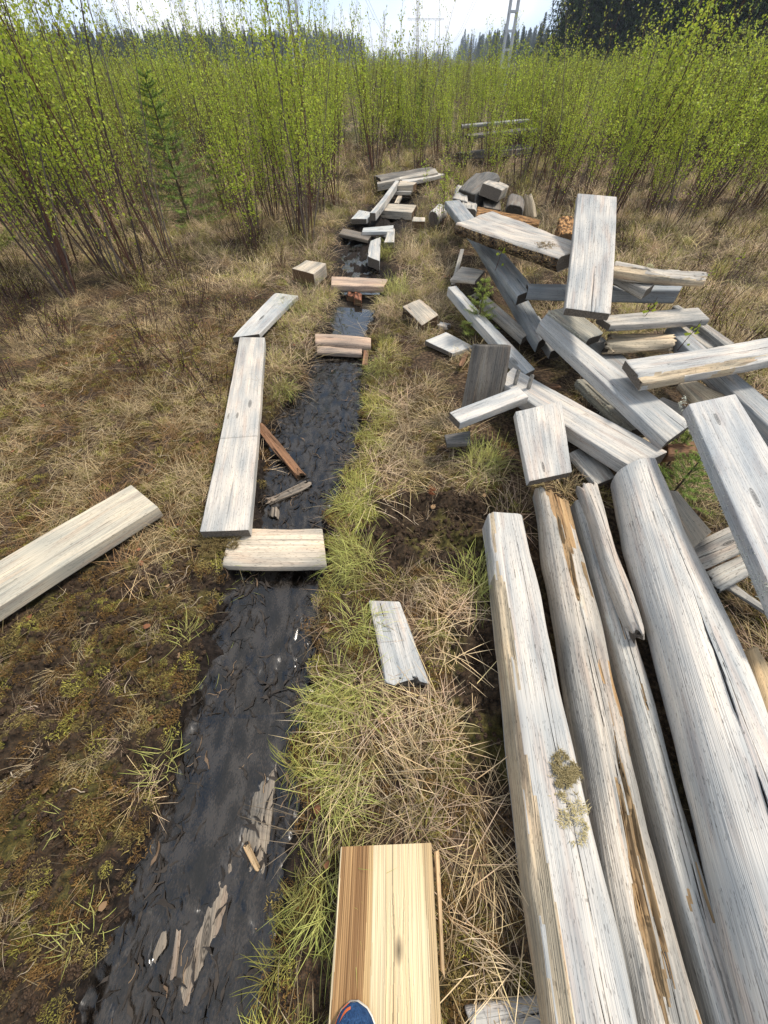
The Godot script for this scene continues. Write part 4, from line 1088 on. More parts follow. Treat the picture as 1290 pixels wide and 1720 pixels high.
	for k in 1300:
		var z := rng.randf_range(-3.0, 0.6)
		var t := trench(z)
		var x := rng.randf_range(t.x - 0.02, t.y + 0.02)
		var edge := minf(x - t.x, t.y - x)
		if rng.randf() > 0.3 + 0.7 * smoothstep(0.12, 0.0, edge) and nz.get_noise_2d(x * 200.0, z * 200.0) < 0.08: continue
		var c := Color(0.025, 0.02, 0.016) * rng.randf_range(0.6, 1.6) if rng.randf() < 0.955 else Color(0.12, 0.08, 0.05)
		spots.append([Transform3D(Basis(Vector3.UP, PI * 0.5 + rng.randfn(0.0, 0.7)).scaled(Vector3(rng.randf_range(0.4, 1.6), 1, rng.randf_range(0.5, 1.8))), Vector3(x, -0.0525 + rng.randf() * 0.004, z)), c])
	scatter("mud_litter", "dark rotten leaf strips pressed into the black mud", "litter", strips, M.wetleaf, spots)
	# fallen birch leaves
	var leaves := []
	for k in 2:
		var mb := MB.new()
		var c := Color(0.20, 0.09, 0.045) if k == 0 else Color(0.24, 0.15, 0.08)
		var n := 8
		var mid := mb.add(Vector3(0, 0.004, 0), Vector3.UP, Vector2(0.5, 0.5), c)
		for q in n:
			var a := TAU * q / n
			var rr := 0.013 * (1.0 + 0.35 * cos(a))
			mb.add(Vector3(cos(a) * rr, 0.003 * sin(a * 2.0), sin(a) * rr * 0.75), Vector3.UP, Vector2.ZERO, c)
		for q in n: mb.tri(mid, mid + 1 + q, mid + 1 + (q + 1) % n)
		mb.smooth()
		leaves.append(mb.mesh())
	spots = []
	for k in 380:
		var x := rng.randf_range(-3.2, 2.0)
		var z := rng.randf_range(-4.6, 0.5)
		if wet(x, z) > -0.03 or covered(x, z): continue
		spots.append([spot(x, z, rng.randf_range(0.5, 1.2), 0.7, 0.014), Color.WHITE * rng.randf_range(0.6, 1.2)])
	scatter("fallen_leaves", "small brown fallen leaves on the ground", "leaves", leaves, M.straw, spots)

# ------------------------------------------------------------------ birches
func sapling_parts(sd: int, h: float, stems: int, lean: float, leafn: float, leafs: float, lite := false, hue := 0.0) -> Array:
	# [stem meshes (MB), leaves MB]
	var r := RandomNumberGenerator.new()
	r.seed = sd
	var out := []
	var lf := MB.new()
	var bark := [Color(0.085, 0.05, 0.04), Color(0.11, 0.055, 0.042), Color(0.07, 0.05, 0.045), Color(0.14, 0.11, 0.095)]
	for s in stems:
		var mb := MB.new()
		var bc: Color = bark[r.randi() % 4]
		var hh := h * r.randf_range(0.65, 1.05)
		var az := r.randf() * TAU
		var ln := lean * r.randf_range(0.3, 1.3)
		var p := Vector3(cos(az), 0, sin(az)) * r.randf_range(0.01, 0.09) * (1.0 if stems > 1 else 0.0)
		var pts := PackedVector3Array()
		var nseg := 6 if lite else 10
		var d := Vector3(cos(az) * ln, 1.0, sin(az) * ln).normalized()
		p.y = -0.04
		for k in nseg + 1:
			pts.append(p)
			d = (d + Vector3(r.randfn(0, 0.05), 0.06, r.randfn(0, 0.05))).normalized()
			p += d * hh / nseg
		var r0 := 0.0028 * hh + 0.0022
		mb.tube(pts, r0, 0.0012, 4 if lite else 5, bc)
		var nt := int((9.0 if lite else 16.0) * hh)
		for k in nt:
			var f := 0.15 + 0.83 * pow(float(k) / nt, 0.8)
			var fi := f * nseg
			var q := pts[int(fi)].lerp(pts[mini(int(fi) + 1, nseg)], fi - int(fi))
			var ta := r.randf() * TAU
			var td := Vector3(cos(ta), r.randf_range(0.9, 1.9), sin(ta)).normalized()
			var tl := hh * r.randf_range(0.06, 0.2) * (1.15 - f * 0.7)
			var tp := PackedVector3Array([q, q + td * tl * 0.5, q + (td + Vector3(0, 0.12, 0)).normalized() * tl])
			mb.tube(tp, 0.0016, 0.0006, 3, bc * 0.9)
			var nl := int(leafn * tl * 60.0 * (0.12 + 1.1 * smoothstep(0.15, 0.55, f)) * (1.0 - 0.55 * smoothstep(0.7, 0.95, f)) + r.randf())
			for l in nl:
				var lp := q + td * tl * (0.25 + 0.8 * r.randf()) + Vector3(r.randfn(0, 1), r.randfn(0, 1), r.randfn(0, 1)) * 0.014
				var ld := Vector3(r.randfn(0, 1), r.randfn(-0.1, 0.7), r.randfn(0, 1)).normalized()
				var sd2 := ld.cross(Vector3(r.randfn(0, 1), r.randfn(0, 1), r.randfn(0, 1))).normalized()
				var sz := leafs * r.randf_range(0.55, 1.25)
				var c := Color(0.27, 0.37, 0.04).lerp(Color(0.50, 0.54, 0.075), r.randf()).lerp(Color(0.24, 0.22, 0.07), hue) * r.randf_range(0.7, 1.15)
				var nn := ld.cross(sd2)
				var a := lf.add(lp, nn, Vector2(0, 0), c)
				lf.add(lp + ld * sz * 0.45 + sd2 * sz * 0.4 + nn * sz * 0.08, nn, Vector2(1, 0), c)
				lf.add(lp + ld * sz, nn, Vector2(1, 1), c)
				lf.add(lp + ld * sz * 0.45 - sd2 * sz * 0.4 + nn * sz * 0.08, nn, Vector2(0, 1), c)
				lf.tri(a, a + 1, a + 2)
				lf.tri(a, a + 2, a + 3)
		out.append(mb)
	return [out, lf]

func build_birches() -> void:
	var protos := []
	# variants: height, stems, lean, leaf amount
	for v in [[2.5, 9, 0.30, 1.0], [2.3, 8, 0.24, 1.2], [2.7, 5, 0.16, 0.45, 0.5], [1.7, 9, 0.30, 1.1], [1.6, 7, 0.26, 1.4], [1.9, 5, 0.14, 0.5, 0.6], [1.25, 7, 0.36, 1.4], [2.1, 11, 0.32, 1.4]]:
		var pr := sapling_parts(500 + protos.size() * 13, v[0], v[1], v[2], v[3] * 0.85, 0.023, false, v[4] if v.size() > 4 else 0.0)
		var ms := []
		for s in pr[0]: ms.append(s.mesh(M.stem))
		protos.append([ms, pr[1].mesh(M.leaf), v[0]])
	var made := 0
	var put := func(x: float, z: float, v: int, s: float, label: String, group: String) -> void:
		var o := thing("birch_sapling", label, "birch", group)
		o.transform = Transform3D(Basis(Vector3.UP, rng.randf() * TAU).scaled(Vector3.ONE * s), Vector3(x, ground(x, z, false), z))
		for q in protos[v][0]: part(o, "stem", q)
		part(o, "leaves", protos[v][1])
	# named clumps along the near edge of the thicket
	put.call(-3.05, -4.0, 0, 1.0, "multi-stemmed birch clump nearest the left edge of the photo", "")
	put.call(-2.75, -4.45, 1, 1.0, "leaning birch clump with dark red stems at the left foreground", "")
	put.call(-2.25, -4.75, 5, 1.1, "slim birch trio right of the left foreground clumps", "")
	put.call(-1.15, -6.0, 7, 0.95, "dense dark-stemmed birch clump at the left of the path bend", "")
	put.call(-1.55, -6.6, 0, 0.9, "tall birch clump just behind the dense clump at the path bend", "")
	put.call(-0.75, -7.6, 3, 1.1, "birch clump at the left bank beside the far boardwalk", "")
	put.call(0.75, -6.2, 6, 0.75, "small leafy birch shoots beside the whitish log end", "")
	put.call(2.9, -6.3, 7, 0.8, "bright leafy birch clump behind the propped board", "")
	put.call(3.9, -6.4, 4, 1.1, "bushy birch clump at the right behind the pile", "")
	put.call(4.9, -7.4, 7, 1.0, "tallest leafy birch clump at the right side", "")
	put.call(1.9, -9.3, 3, 0.95, "birch clump in front of the far timber stack", "")
	put.call(2.5, -9.0, 4, 0.9, "birch clump hiding the right end of the far timber stack", "")
	put.call(1.45, -9.6, 5, 0.85, "thin birches at the left end of the far timber stack", "")
	put.call(-3.7, -3.75, 1, 1.1, "big-leaved birch clump cut by the left picture edge", "")
	put.call(-3.45, -4.75, 7, 1.15, "bushy birch clump just behind the leftmost clump", "")
	put.call(-4.3, -4.5, 0, 1.1, "birch clump at the far left edge behind the leftmost clump", "")
	made = 16
	var tall := sapling_parts(777, 3.4, 1, 0.05, 0.18, 0.024)
	for q in [[0.75, -15.0, 1.0, "tall bare thin birch left of the clearing's gap"], [1.15, -16.5, 1.15, "tall grey bare birch in the clearing's gap"], [1.6, -15.5, 0.95, "tall bare birch right of the clearing's gap"], [3.9, -14.0, 0.9, "tall thin bare birch beside the pylon leg"], [4.4, -15.0, 1.1, "tall thin bare birch in front of the dark spruces"], [-2.0, -13.0, 1.0, "tall thin birch above the left thicket's right end"]]:
		var o := thing("tall_birch", q[3], "birch")
		o.transform = Transform3D(Basis(Vector3.UP, q[0] * 3.0).scaled(Vector3.ONE * q[2]), Vector3(q[0], ground(q[0], q[1], false), q[1]))
		part(o, "trunk", tall[0][0].mesh(M.stem))
		part(o, "leaves", tall[1].mesh(M.leaf))
	var inner := []
	var outer := []
	for k in 16000:
		var z := rng.randf_range(-14.0, -3.9) if k % 2 == 0 else rng.randf_range(-70.0, -3.9)
		var x := rng.randf_range(-1.0, 1.0) * (3.0 - z * 1.15) if k % 2 == 0 else rng.randf_range(-1.0, 1.0) * (7.0 - z * 1.4)
		var d := Vector2(x, z).length()
		if k % 2 == 1 and d < 13.5: continue
		var left := x < -0.9 + (z + 6.0) * -0.05 and z < -4.3 + (x + 3.0) * -0.55
		var mid := z < -9.9 and x > -1.5 and x < 3.0
		var right := (x > 2.4 and z < -6.6 + maxf(0.0, x - 5.0) * 0.1) or (x > 1.25 and z < -7.9)
		if x < -3.3 and z > -5.0: left = x < -4.3
		if not (left or mid or right): continue
		if absf(x - 0.35) < 0.8 and z > -9.6: continue
		if absf(x / z - 0.40) < 0.075 and z > -8.0 and z < -4.6: continue
		if x > 1.4 and x < 3.2 and z > -11.5 and z < -10.6: continue
		var gap := ny.get_noise_2d(x * 55.0 + 900.0, z * 55.0)
		if gap < (-0.12 if d < 13.5 else -0.02): continue
		(inner if d < 13.5 else outer).append([x, z, d])
	for q in inner:
		if q[0] > -1.4 and q[0] < 2.6: q[2] -= 3.5
	inner.sort_custom(func(a, b): return a[2] < b[2])
	# thin out so that the clumps stand apart
	var kept := []
	for q in inner:
		var ok := true
		for w in kept:
			if absf(w[0] - q[0]) < 0.55 and absf(w[1] - q[1]) < 0.6:
				ok = false
				break
		if ok: kept.append(q)
		if kept.size() >= 235: break
	for q in kept:
		var x: float = q[0]
		var z: float = q[1]
		var v: int
		var label: String
		var group: String
		if x < -0.9:
			v = [0, 1, 2, 3, 7, 5, 6][rng.randi() % 7]
			label = "slender birch sapling in the thicket left of the path"
			group = "birch saplings left of the path"
		elif x > 2.2:
			v = [3, 4, 6, 5, 3, 4, 7][rng.randi() % 7]
			label = "leafy birch sapling in the thicket right of the timber pile"
			group = "birch saplings right of the path"
		else:
			v = [3, 4, 5, 3][rng.randi() % 4]
			label = "birch sapling in the thicket straight beyond the far boardwalk"
			group = "birch saplings beyond the path"
		put.call(x, z, v, rng.randf_range(0.65, 1.12) * (1.0 + 0.3 * ny.get_noise_2d(x * 40.0, z * 40.0)) if x < -0.9 else rng.randf_range(0.6, 1.18) * (1.0 + 0.5 * ny.get_noise_2d(x * 40.0, z * 40.0)), label, group)
	print("birches ", kept.size())
	var far := []
	for v in 4:
		var pr := sapling_parts(900 + v, 1.75, 7, 0.24, 1.0, 0.036, true, [0.0, 0.15, 0.5, 0.25][v])
		var m := ArrayMesh.new()
		for s in pr[0]: s.into(m, M.stem)
		pr[1].into(m, M.leaf)
		far.append(m)
	var spots := []
	for q in outer:
		if spots.size() > 4200: break
		if q[2] < 13.5 and absf(q[0] - 0.4) < 2.2: continue
		spots.append([spot(q[0], q[1], rng.randf_range(0.55, 1.1) * (1.0 + 0.35 * ny.get_noise_2d(q[0] * 30.0, q[1] * 30.0)), 0.08), Color.WHITE * rng.randf_range(0.85, 1.05)])
	scatter("birch_thicket", "dense far thicket of young birches merging into a green mass", "thicket", far, null, spots)
	print("thicket ", spots.size())

func build_shrubs() -> void:
	var low := []
	for v in 3:
		var pr := sapling_parts(1200 + v, 0.32, 7, 0.5, 2.2, 0.012, true)
		var m := ArrayMesh.new()
		for s in pr[0]: s.into(m, M.stem)
		pr[1].into(m, M.leaf)
		low.append(m)
	var spots := []
	for k in 5000:
		var z := rng.randf_range(-14.0, -2.2)
		var x := rng.randf_range(-1.0, 1.0) * (1.3 - z * 1.15)
		if wet(x, z) > -0.35 or covered(x, z, 0.1): continue
		if absf(x) < 1.1 and z > -9.0: continue
		var nn := ny.get_noise_2d(x * 120.0 - 700.0, z * 120.0)
		if nn < 0.02 or rng.randf() > 0.35 + nn * 2.0: continue
		var c := rng.randf_range(0.35, 0.75)
		spots.append([spot(x, z, rng.randf_range(0.5, 1.1), 0.3), Color(c, c * 0.85, c * 0.9)])
	scatter("dwarf_shrubs", "low wiry bog shrubs with tiny dull leaves among the grass", "shrubs", low, null, spots)
	print("shrubs ", spots.size())

# ------------------------------------------------------------------ conifers
func conifer_parts(sd: int, h: float, base_r: float, first: float, whorls: int, per: int, need: float, c0: Color, c1: Color, droop: float, fan: int) -> Array:
	var r := RandomNumberGenerator.new()
	r.seed = sd
	var tr := MB.new()
	tr.tube(PackedVector3Array([Vector3(0, -0.1, 0), Vector3(0.01 * h, h * 0.4, 0), Vector3(0, h * 0.98, 0)]), h * 0.011 + 0.004, 0.003, 6, Color(0.10, 0.075, 0.055))
	var cr := MB.new()
	for k in whorls:
		var f := first + (0.99 - first) * pow(float(k) / whorls, 0.9)
		var y := h * f
		var L := base_r * pow(1.0 - f, 0.9) + h * 0.012
		for b in per:
			var a := TAU * (b + r.randf() * 0.7) / per + k * 1.3
			var bl := L * r.randf_range(0.65, 1.1)
			var dir := Vector3(cos(a), 0.25 - droop * (1.0 - f), sin(a)).normalized()
			var p := Vector3(0, y + r.randfn(0, h * 0.008), 0)
			var pts := PackedVector3Array([p])
			var d := dir
			for q in 4:
				p += d * bl / 4.0
				d = (d + Vector3(0, 0.10, 0)).normalized()
				pts.append(p)
			tr.tube(pts, h * 0.0022 + 0.0008, 0.0008, 3, Color(0.10, 0.075, 0.05))
			for q in fan:
				var g := 0.12 + 0.9 * r.randf()
				var gi := minf(g * 4.0, 3.99)
				var bp := pts[int(gi)].lerp(pts[int(gi) + 1], gi - int(gi))
				var nd := Vector3(r.randfn(0, 1), r.randfn(0, 0.5) - droop * 0.5, r.randfn(0, 1)).normalized() + dir * 0.6
				var c := c0.lerp(c1, r.randf()) * r.randf_range(0.7, 1.2)
				cr.blade(bp, nd.normalized(), need * (0.4 + 0.6 * (1.0 - f)) * r.randf_range(0.6, 1.2), need * (0.13 if need > 0.1 else (0.11 if need > 0.045 else 0.06)), 0.2, 2, c, c)
	return [tr, cr]

func build_conifers() -> void:
	# small ones near the path
	var seed_pine := conifer_parts(41, 0.52, 0.22, 0.18, 7, 5, 0.042, Color(0.12, 0.17, 0.035), Color(0.30, 0.34, 0.07), 0.1, 130)
	var small := [
		[Vector3(0.73, 0, -3.08), 1.0, 0.4, "pine_seedling", "bright green pine seedling standing left of the pile behind the standing slab", "pine"],
		[Vector3(1.60, 0.06, -1.62), 0.55, 1.4, "pine_seedling", "small yellow green pine seedling between slanting beam and knotty plank", "pine"],
		[Vector3(-4.15, 0, -4.75), 2.2, 2.0, "pine_seedling", "young pine at the left picture edge among birch stems", "pine"],
		[Vector3(-2.4, 0, -7.2), 1.5, 0.5, "pine_seedling", "small pine below the young spruce in the left thicket", "pine"],
		[Vector3(-1.75, 0, -6.35), 0.9, 2.5, "pine_seedling", "knee-high pine in the grass under the left thicket", "pine"],
	]
	for s in small:
		var o := thing(s[3], s[4], s[5])
		part(o, "stem", seed_pine[0].mesh(M.stem))
		part(o, "needles", seed_pine[1].mesh(M.needle))
		o.transform = Transform3D(Basis(Vector3.UP, s[2]).scaled(Vector3.ONE * s[1]), s[0])
	var bush := conifer_parts(43, 0.30, 0.24, 0.1, 6, 6, 0.026, Color(0.07, 0.13, 0.025), Color(0.22, 0.30, 0.05), -0.05, 170)
	var sb := thing("spruce_seedling", "low spreading green spruce seedling between the round log and the knotty plank", "spruce")
	part(sb, "stem", bush[0].mesh(M.stem))
	part(sb, "needles", bush[1].mesh(M.needle))
	sb.transform = Transform3D(Basis(Vector3.UP, 0.7), Vector3(1.50, 0.0, -1.38))
	var ys := conifer_parts(45, 1.55, 0.85, 0.03, 15, 8, 0.055, Color(0.08, 0.14, 0.03), Color(0.24, 0.34, 0.06), 0.25, 170)
	for q in [[Vector3(-2.75, 0, -6.7), 0.95, "young dark green spruce standing in the left birch thicket"], [Vector3(-5.6, 0, -9.0), 0.9, "second young spruce deeper in the left thicket"], [Vector3(0.9, 0, -13.5), 0.8, "young spruce beyond the end of the boardwalk"], [Vector3(4.4, 0, -15.0), 0.9, "young spruce in the right birch thicket"]]:
		var o := thing("young_spruce", q[2], "spruce")
		part(o, "trunk", ys[0].mesh(M.stem))
		part(o, "crown", ys[1].mesh(M.needle))
		o.transform = Transform3D(Basis(Vector3.UP, q[0].x).scaled(Vector3.ONE * q[1]), q[0])
	# the forest on both sides of the clearing
	var kinds := []
	for v in [[17.0, 3.6, 0.02, 46, 0.9], [20.0, 3.2, 0.03, 52, 0.8], [14.0, 3.4, 0.01, 40, 0.85]]:
		var p := conifer_parts(70 + kinds.size(), v[0], v[1], v[2], v[3], 7, v[4], Color(0.03, 0.05, 0.018), Color(0.09, 0.13, 0.04), 0.55, 30)
		kinds.append([p[0].mesh(M.stem), p[1].mesh(M.needle), v[0]])
	var trees := []
	# [from, to, rows] along the edges of the clearing; x grows to the right, z away
	for k in 60:    # near wood on the right
		var f := rng.randf()
		var a := Vector2(lerpf(24.0, 46.0, f), lerpf(-82.0, -36.0, f))
		trees.append([a.x + rng.randf() * 16.0 * (0.3 + f), a.y - rng.randf() * 10.0, 1.05, "dark spruce at the edge of the wood on the right", "spruces on the right"])
	for k in 70:    # far right edge
		var f := pow(rng.randf(), 0.8)
		var z := lerpf(-150.0, -620.0, f)
		trees.append([lerpf(38.0, 72.0, f) + rng.randf() * (14.0 + 40.0 * f) + 4.0, z, lerpf(0.42, 0.95, f), "far spruce along the right edge of the clearing", "far spruces on the right"])
	for k in 90:    # left edge
		var f := pow(rng.randf(), 0.8)
		var z := lerpf(-120.0, -560.0, f)
		trees.append([lerpf(-58.0, -8.0, f) - rng.randf() * (60.0 - 20.0 * f), z, lerpf(0.32, 0.95, f), "far spruce along the left edge of the clearing", "far spruces on the left"])
	for q in trees:
		var kd: Array = kinds[rng.randi() % 3]
		var o := thing("spruce_tree", q[3], "spruce", q[4])
		part(o, "trunk", kd[0])
		part(o, "crown", kd[1])
		var s: float = q[2] * rng.randf_range(0.75, 1.2)
		o.transform = Transform3D(Basis(Vector3.UP, rng.randf() * TAU).scaled(Vector3(s * 1.3, s, s * 1.3)), Vector3(q[0], ground(q[0], q[1], false) - 0.1, q[1]))
	# the wood behind reads as one dark mass
	var spots := []
	for k in 2600:
		var f := rng.randf()
		var x: float
		var z: float
		var s := rng.randf_range(0.7, 1.05)
		if k % 5 == 0:
			z = lerpf(-700.0, -1100.0, f)
			x = rng.randf_range(-420.0, 480.0)
			s *= 0.62
		elif k % 5 < 3:
			z = lerpf(-170.0, -640.0, f)
			x = lerpf(-75.0, -8.0, f) - 12.0 - rng.randf() * 160.0
			s *= lerpf(0.45, 1.0, f)
		else:
			z = lerpf(-60.0, -660.0, f)
			x = lerpf(50.0, 78.0, f) + 16.0 + rng.randf() * 160.0
			if z > -140.0: x += 14.0
			s *= lerpf(0.8, 1.0, f) if z > -140.0 else lerpf(0.45, 1.0, f)
		var b := Basis(Vector3.UP, rng.randf() * TAU).scaled(Vector3(s * 1.35, s, s * 1.35))
		spots.append([Transform3D(b, Vector3(x, ground(x, z, false) - 0.1, z)), Color.WHITE * rng.randf_range(0.8, 1.15)])
	var fm := []
	for kd in kinds:
		var m := ArrayMesh.new()
		m.add_surface_from_arrays(Mesh.PRIMITIVE_TRIANGLES, kd[0].surface_get_arrays(0))
		m.surface_set_material(0, M.stem)
		m.add_surface_from_arrays(Mesh.PRIMITIVE_TRIANGLES, kd[1].surface_get_arrays(0))
		m.surface_set_material(1, M.needle)
		fm.append(m)
	scatter("spruce_forest", "distant spruce forest on both sides of the power line clearing", "forest", fm, null, spots)

# ------------------------------------------------------------------ power line
func build_line() -> void:
	var bar := MB.new()
	for s in [-1.0, 1.0]:
		bar.box(Vector3(0, 0, s * 0.21), Vector3(0.36, 0.09, 0.05))
		bar.box(Vector3(s * 0.21, 0, 0), Vector3(0.05, 0.09, 0.36))
	var barm := bar.mesh()
	var ch := MB.new()
	ch.box(Vector3(0, 9.0, 0), Vector3(0.075, 18.0, 0.075))
	var chm := ch.mesh()
	var arm := MB.new()
	for y in [0.0, 0.6]:
		for z in [-0.3, 0.3]: arm.box(Vector3(0, y, z), Vector3(22.0, 0.12, 0.12))
	for k in 22:
		for z in [-0.3, 0.3]: arm.box(Vector3(-10.5 + k, 0.3, z), Vector3(1.1, 0.05, 0.05), Basis(Vector3(0, 0, 1), 0.55 if k % 2 == 0 else -0.55))
	var armm := arm.mesh()
	var tops := []
	for t in [[Vector3(1.05, 0, -35.0), 0.0, "steel lattice pylon legs rising near the middle of the clearing"], [Vector3(20.0, 0, -300.0), 0.0, "faint far steel pylon in the gap of the clearing"]]:
		var o := thing("power_pylon", t[2], "pylon", "power line pylons")
		o.position = Vector3(t[0].x, ground(t[0].x, t[0].z, false), t[0].z)
		for s in [-1.0, 1.0]:
			var leg := Node3D.new()
			leg.name = "leg"
			o.add_child(leg, true)
			leg.position = Vector3(s * 6.1, 0, 0)
			for c in [[-1, -1], [1, -1], [1, 1], [-1, 1]]:
				var m := part(leg, "chord", chm, M.steel)
				m.position = Vector3(c[0] * 0.21, 0, c[1] * 0.21)
			for k in 26:
				var m := part(leg, "crossbar", barm, M.steel)
				m.position = Vector3(0, 0.5 + k * 0.68, 0)
		var am := part(o, "crossarm", armm, M.steel)
		am.position = Vector3(0, 18.0, 0)
		if t[0].z < -100.0: o.scale = Vector3(0.8, 0.74, 0.8)
		tops.append(o.position + Vector3(0, 16.4 * o.scale.y, 0))
	var wm := mat([], lin(0.16, 0.16, 0.17), 0.5)
	var names := ["left outer", "left inner", "middle left", "middle right", "right inner", "right outer"]
	var offs := [-9.2, -8.7, -0.3, 0.3, 8.7, 9.2]
	for k in 6:
		var mb := MB.new()
		var pts := PackedVector3Array()
		var a: Vector3 = tops[0] + Vector3(offs[k], 0, 0)
		var b: Vector3 = tops[1] + Vector3(offs[k], 0, 0)
		for q in 41:
			var f := q / 40.0
			pts.append(a.lerp(b, f) - Vector3(0, 4.0 * 9.5 * f * (1.0 - f), 0))
		mb.tube(pts, 0.02, 0.024, 5, Color.WHITE)
		whole("power_cable", mb.mesh(), wm, "sagging power cable of the %s strand between the pylons" % names[k], "cable", "power cables")

# ------------------------------------------------------------------ small things
func build_shoe() -> void:
	# a running shoe, toe forward; stands on the new plank
	var o := thing("running_shoe", "blue running shoe toe with white rim and orange flash on the new plank", "shoe")
	var L := 0.28
	var rows := 26
	var half := func(f: float) -> float:
		var toe := sqrt(maxf(0.0, 1.0 - pow(1.0 - minf(f / 0.22, 1.0), 2.2)))
		var heel := sqrt(maxf(0.0, 1.0 - pow(maxf(0.0, f - 0.86) / 0.14, 2.0)))
		return 0.049 * toe * heel * (1.0 - 0.22 * smoothstep(0.3, 0.6, f))
	var top := func(f: float) -> float:
		return 0.028 + 0.034 * smoothstep(0.0, 0.22, f) + 0.045 * smoothstep(0.3, 0.72, f)
	var build := func(grow: float, y0: float, is_sole: bool) -> MB:
		var mb := MB.new()
		var ring := 20
		for i in rows + 1:
			var f := 0.004 + 0.992 * float(i) / rows
			var hw: float = half.call(f) + grow
			var yt: float = 0.017 + 0.004 * smoothstep(0.25, 0.0, f) if is_sole else top.call(f)
			for k in ring:
				var a := TAU * k / ring
				var ex := signf(cos(a)) * pow(absf(cos(a)), 0.55 if is_sole else 0.8)
				var ey := signf(sin(a)) * pow(absf(sin(a)), 0.4 if is_sole else 0.9)
				mb.add(Vector3(hw * ex + 0.006 * sin(f * 3.0), lerpf(y0, yt, ey * 0.5 + 0.5), f * L), Vector3.UP, Vector2(f, float(k) / ring), Color.WHITE)
		for i in rows:
			for k in ring:
				var a := i * ring + k
				var b := i * ring + (k + 1) % ring
				mb.tri(a, b, a + ring)
				mb.tri(b, b + ring, a + ring)
		for e in 2:
			var row := 0 if e == 0 else rows * ring
			for k in range(1, ring - 1):
				if e == 0: mb.tri(row, row + k + 1, row + k)
				else: mb.tri(row, row + k, row + k + 1)
		mb.smooth()
		return mb
	var sole: MB = build.call(0.0, 0.0, true)
	part(o, "sole", sole.mesh(), mat([], lin(0.58, 0.56, 0.52), 0.8))
	var upper: MB = build.call(-0.001, 0.012, false)
	var weave := speckle_maps(91, 256, 0.3, 0.05, 0.5, 0.1)
	part(o, "upper", upper.mesh(), mat(weave, lin(0.035, 0.10, 0.25), 0.8))
	# rand of orange along the outer toe
	var fl := MB.new()
	for i in 15:
		var a := lerpf(PI * 0.56, PI * 1.02, i / 14.0)
		for j in 3:
			var y := lerpf(0.016, 0.036, j / 2.0)
			var rr := 0.0505 - 0.0035 * j
			fl.add(Vector3(cos(a) * rr + 0.002, y, 0.062 - sin(a) * (rr + 0.012)), Vector3(cos(a), 0.3, -sin(a)), Vector2(i, j), Color.WHITE)
	for i in 14:
		for j in 2:
			var a := i * 3 + j
			fl.tri(a, a + 1, a + 3)
			fl.tri(a + 1, a + 4, a + 3)
	fl.smooth()
	part(o, "toe_guard", fl.mesh(), mat([], lin(0.72, 0.16, 0.05), 0.6))
	for k in 4:
		var lc := MB.new()
		var z := 0.115 + k * 0.02
		var y: float = top.call(z / L)
		lc.tube(PackedVector3Array([Vector3(-0.025, y - 0.008, z), Vector3(0, y + 0.003, z - 0.004), Vector3(0.025, y - 0.008, z)]), 0.0028, 0.0028, 5, Color.WHITE)
		part(o, "lace", lc.mesh(), mat([], lin(0.7, 0.7, 0.7), 0.8))
	o.transform = Transform3D(Basis(Vector3.UP, 0.05), Vector3(-0.068, 0.1005, 0.272))

func moss_pad(sd: int, R: float, n: int, c0: Color, c1: Color) -> ArrayMesh:
	var r := RandomNumberGenerator.new()
	r.seed = sd
	var mb := MB.new()
	for q in n:
		var a := r.randf() * TAU
		var s := sqrt(r.randf()) * R * (0.85 + 0.10 * sin(a * 3.0 + sd) + 0.09 * sin(a * 7.0))
		var e := r.randf_range(0.0, 1.3)
		var b := r.randf() * TAU
		if nz.get_noise_2d(cos(a) * s * 2500.0 + sd * 90.0, sin(a) * s * 2500.0) + 0.35 - 0.55 * s / R < 0.0: continue
		mb.blade(Vector3(cos(a) * s * 0.8, 0.002 + r.randf() * 0.012 * (1.0 - s / (R * 1.2)), sin(a) * s), Vector3(cos(b) * cos(e), sin(e), sin(b) * cos(e)), r.randf_range(0.006, 0.016), 0.0022, 0.9, 2, c0, c0.lerp(c1, r.randf()))
	return mb.mesh()

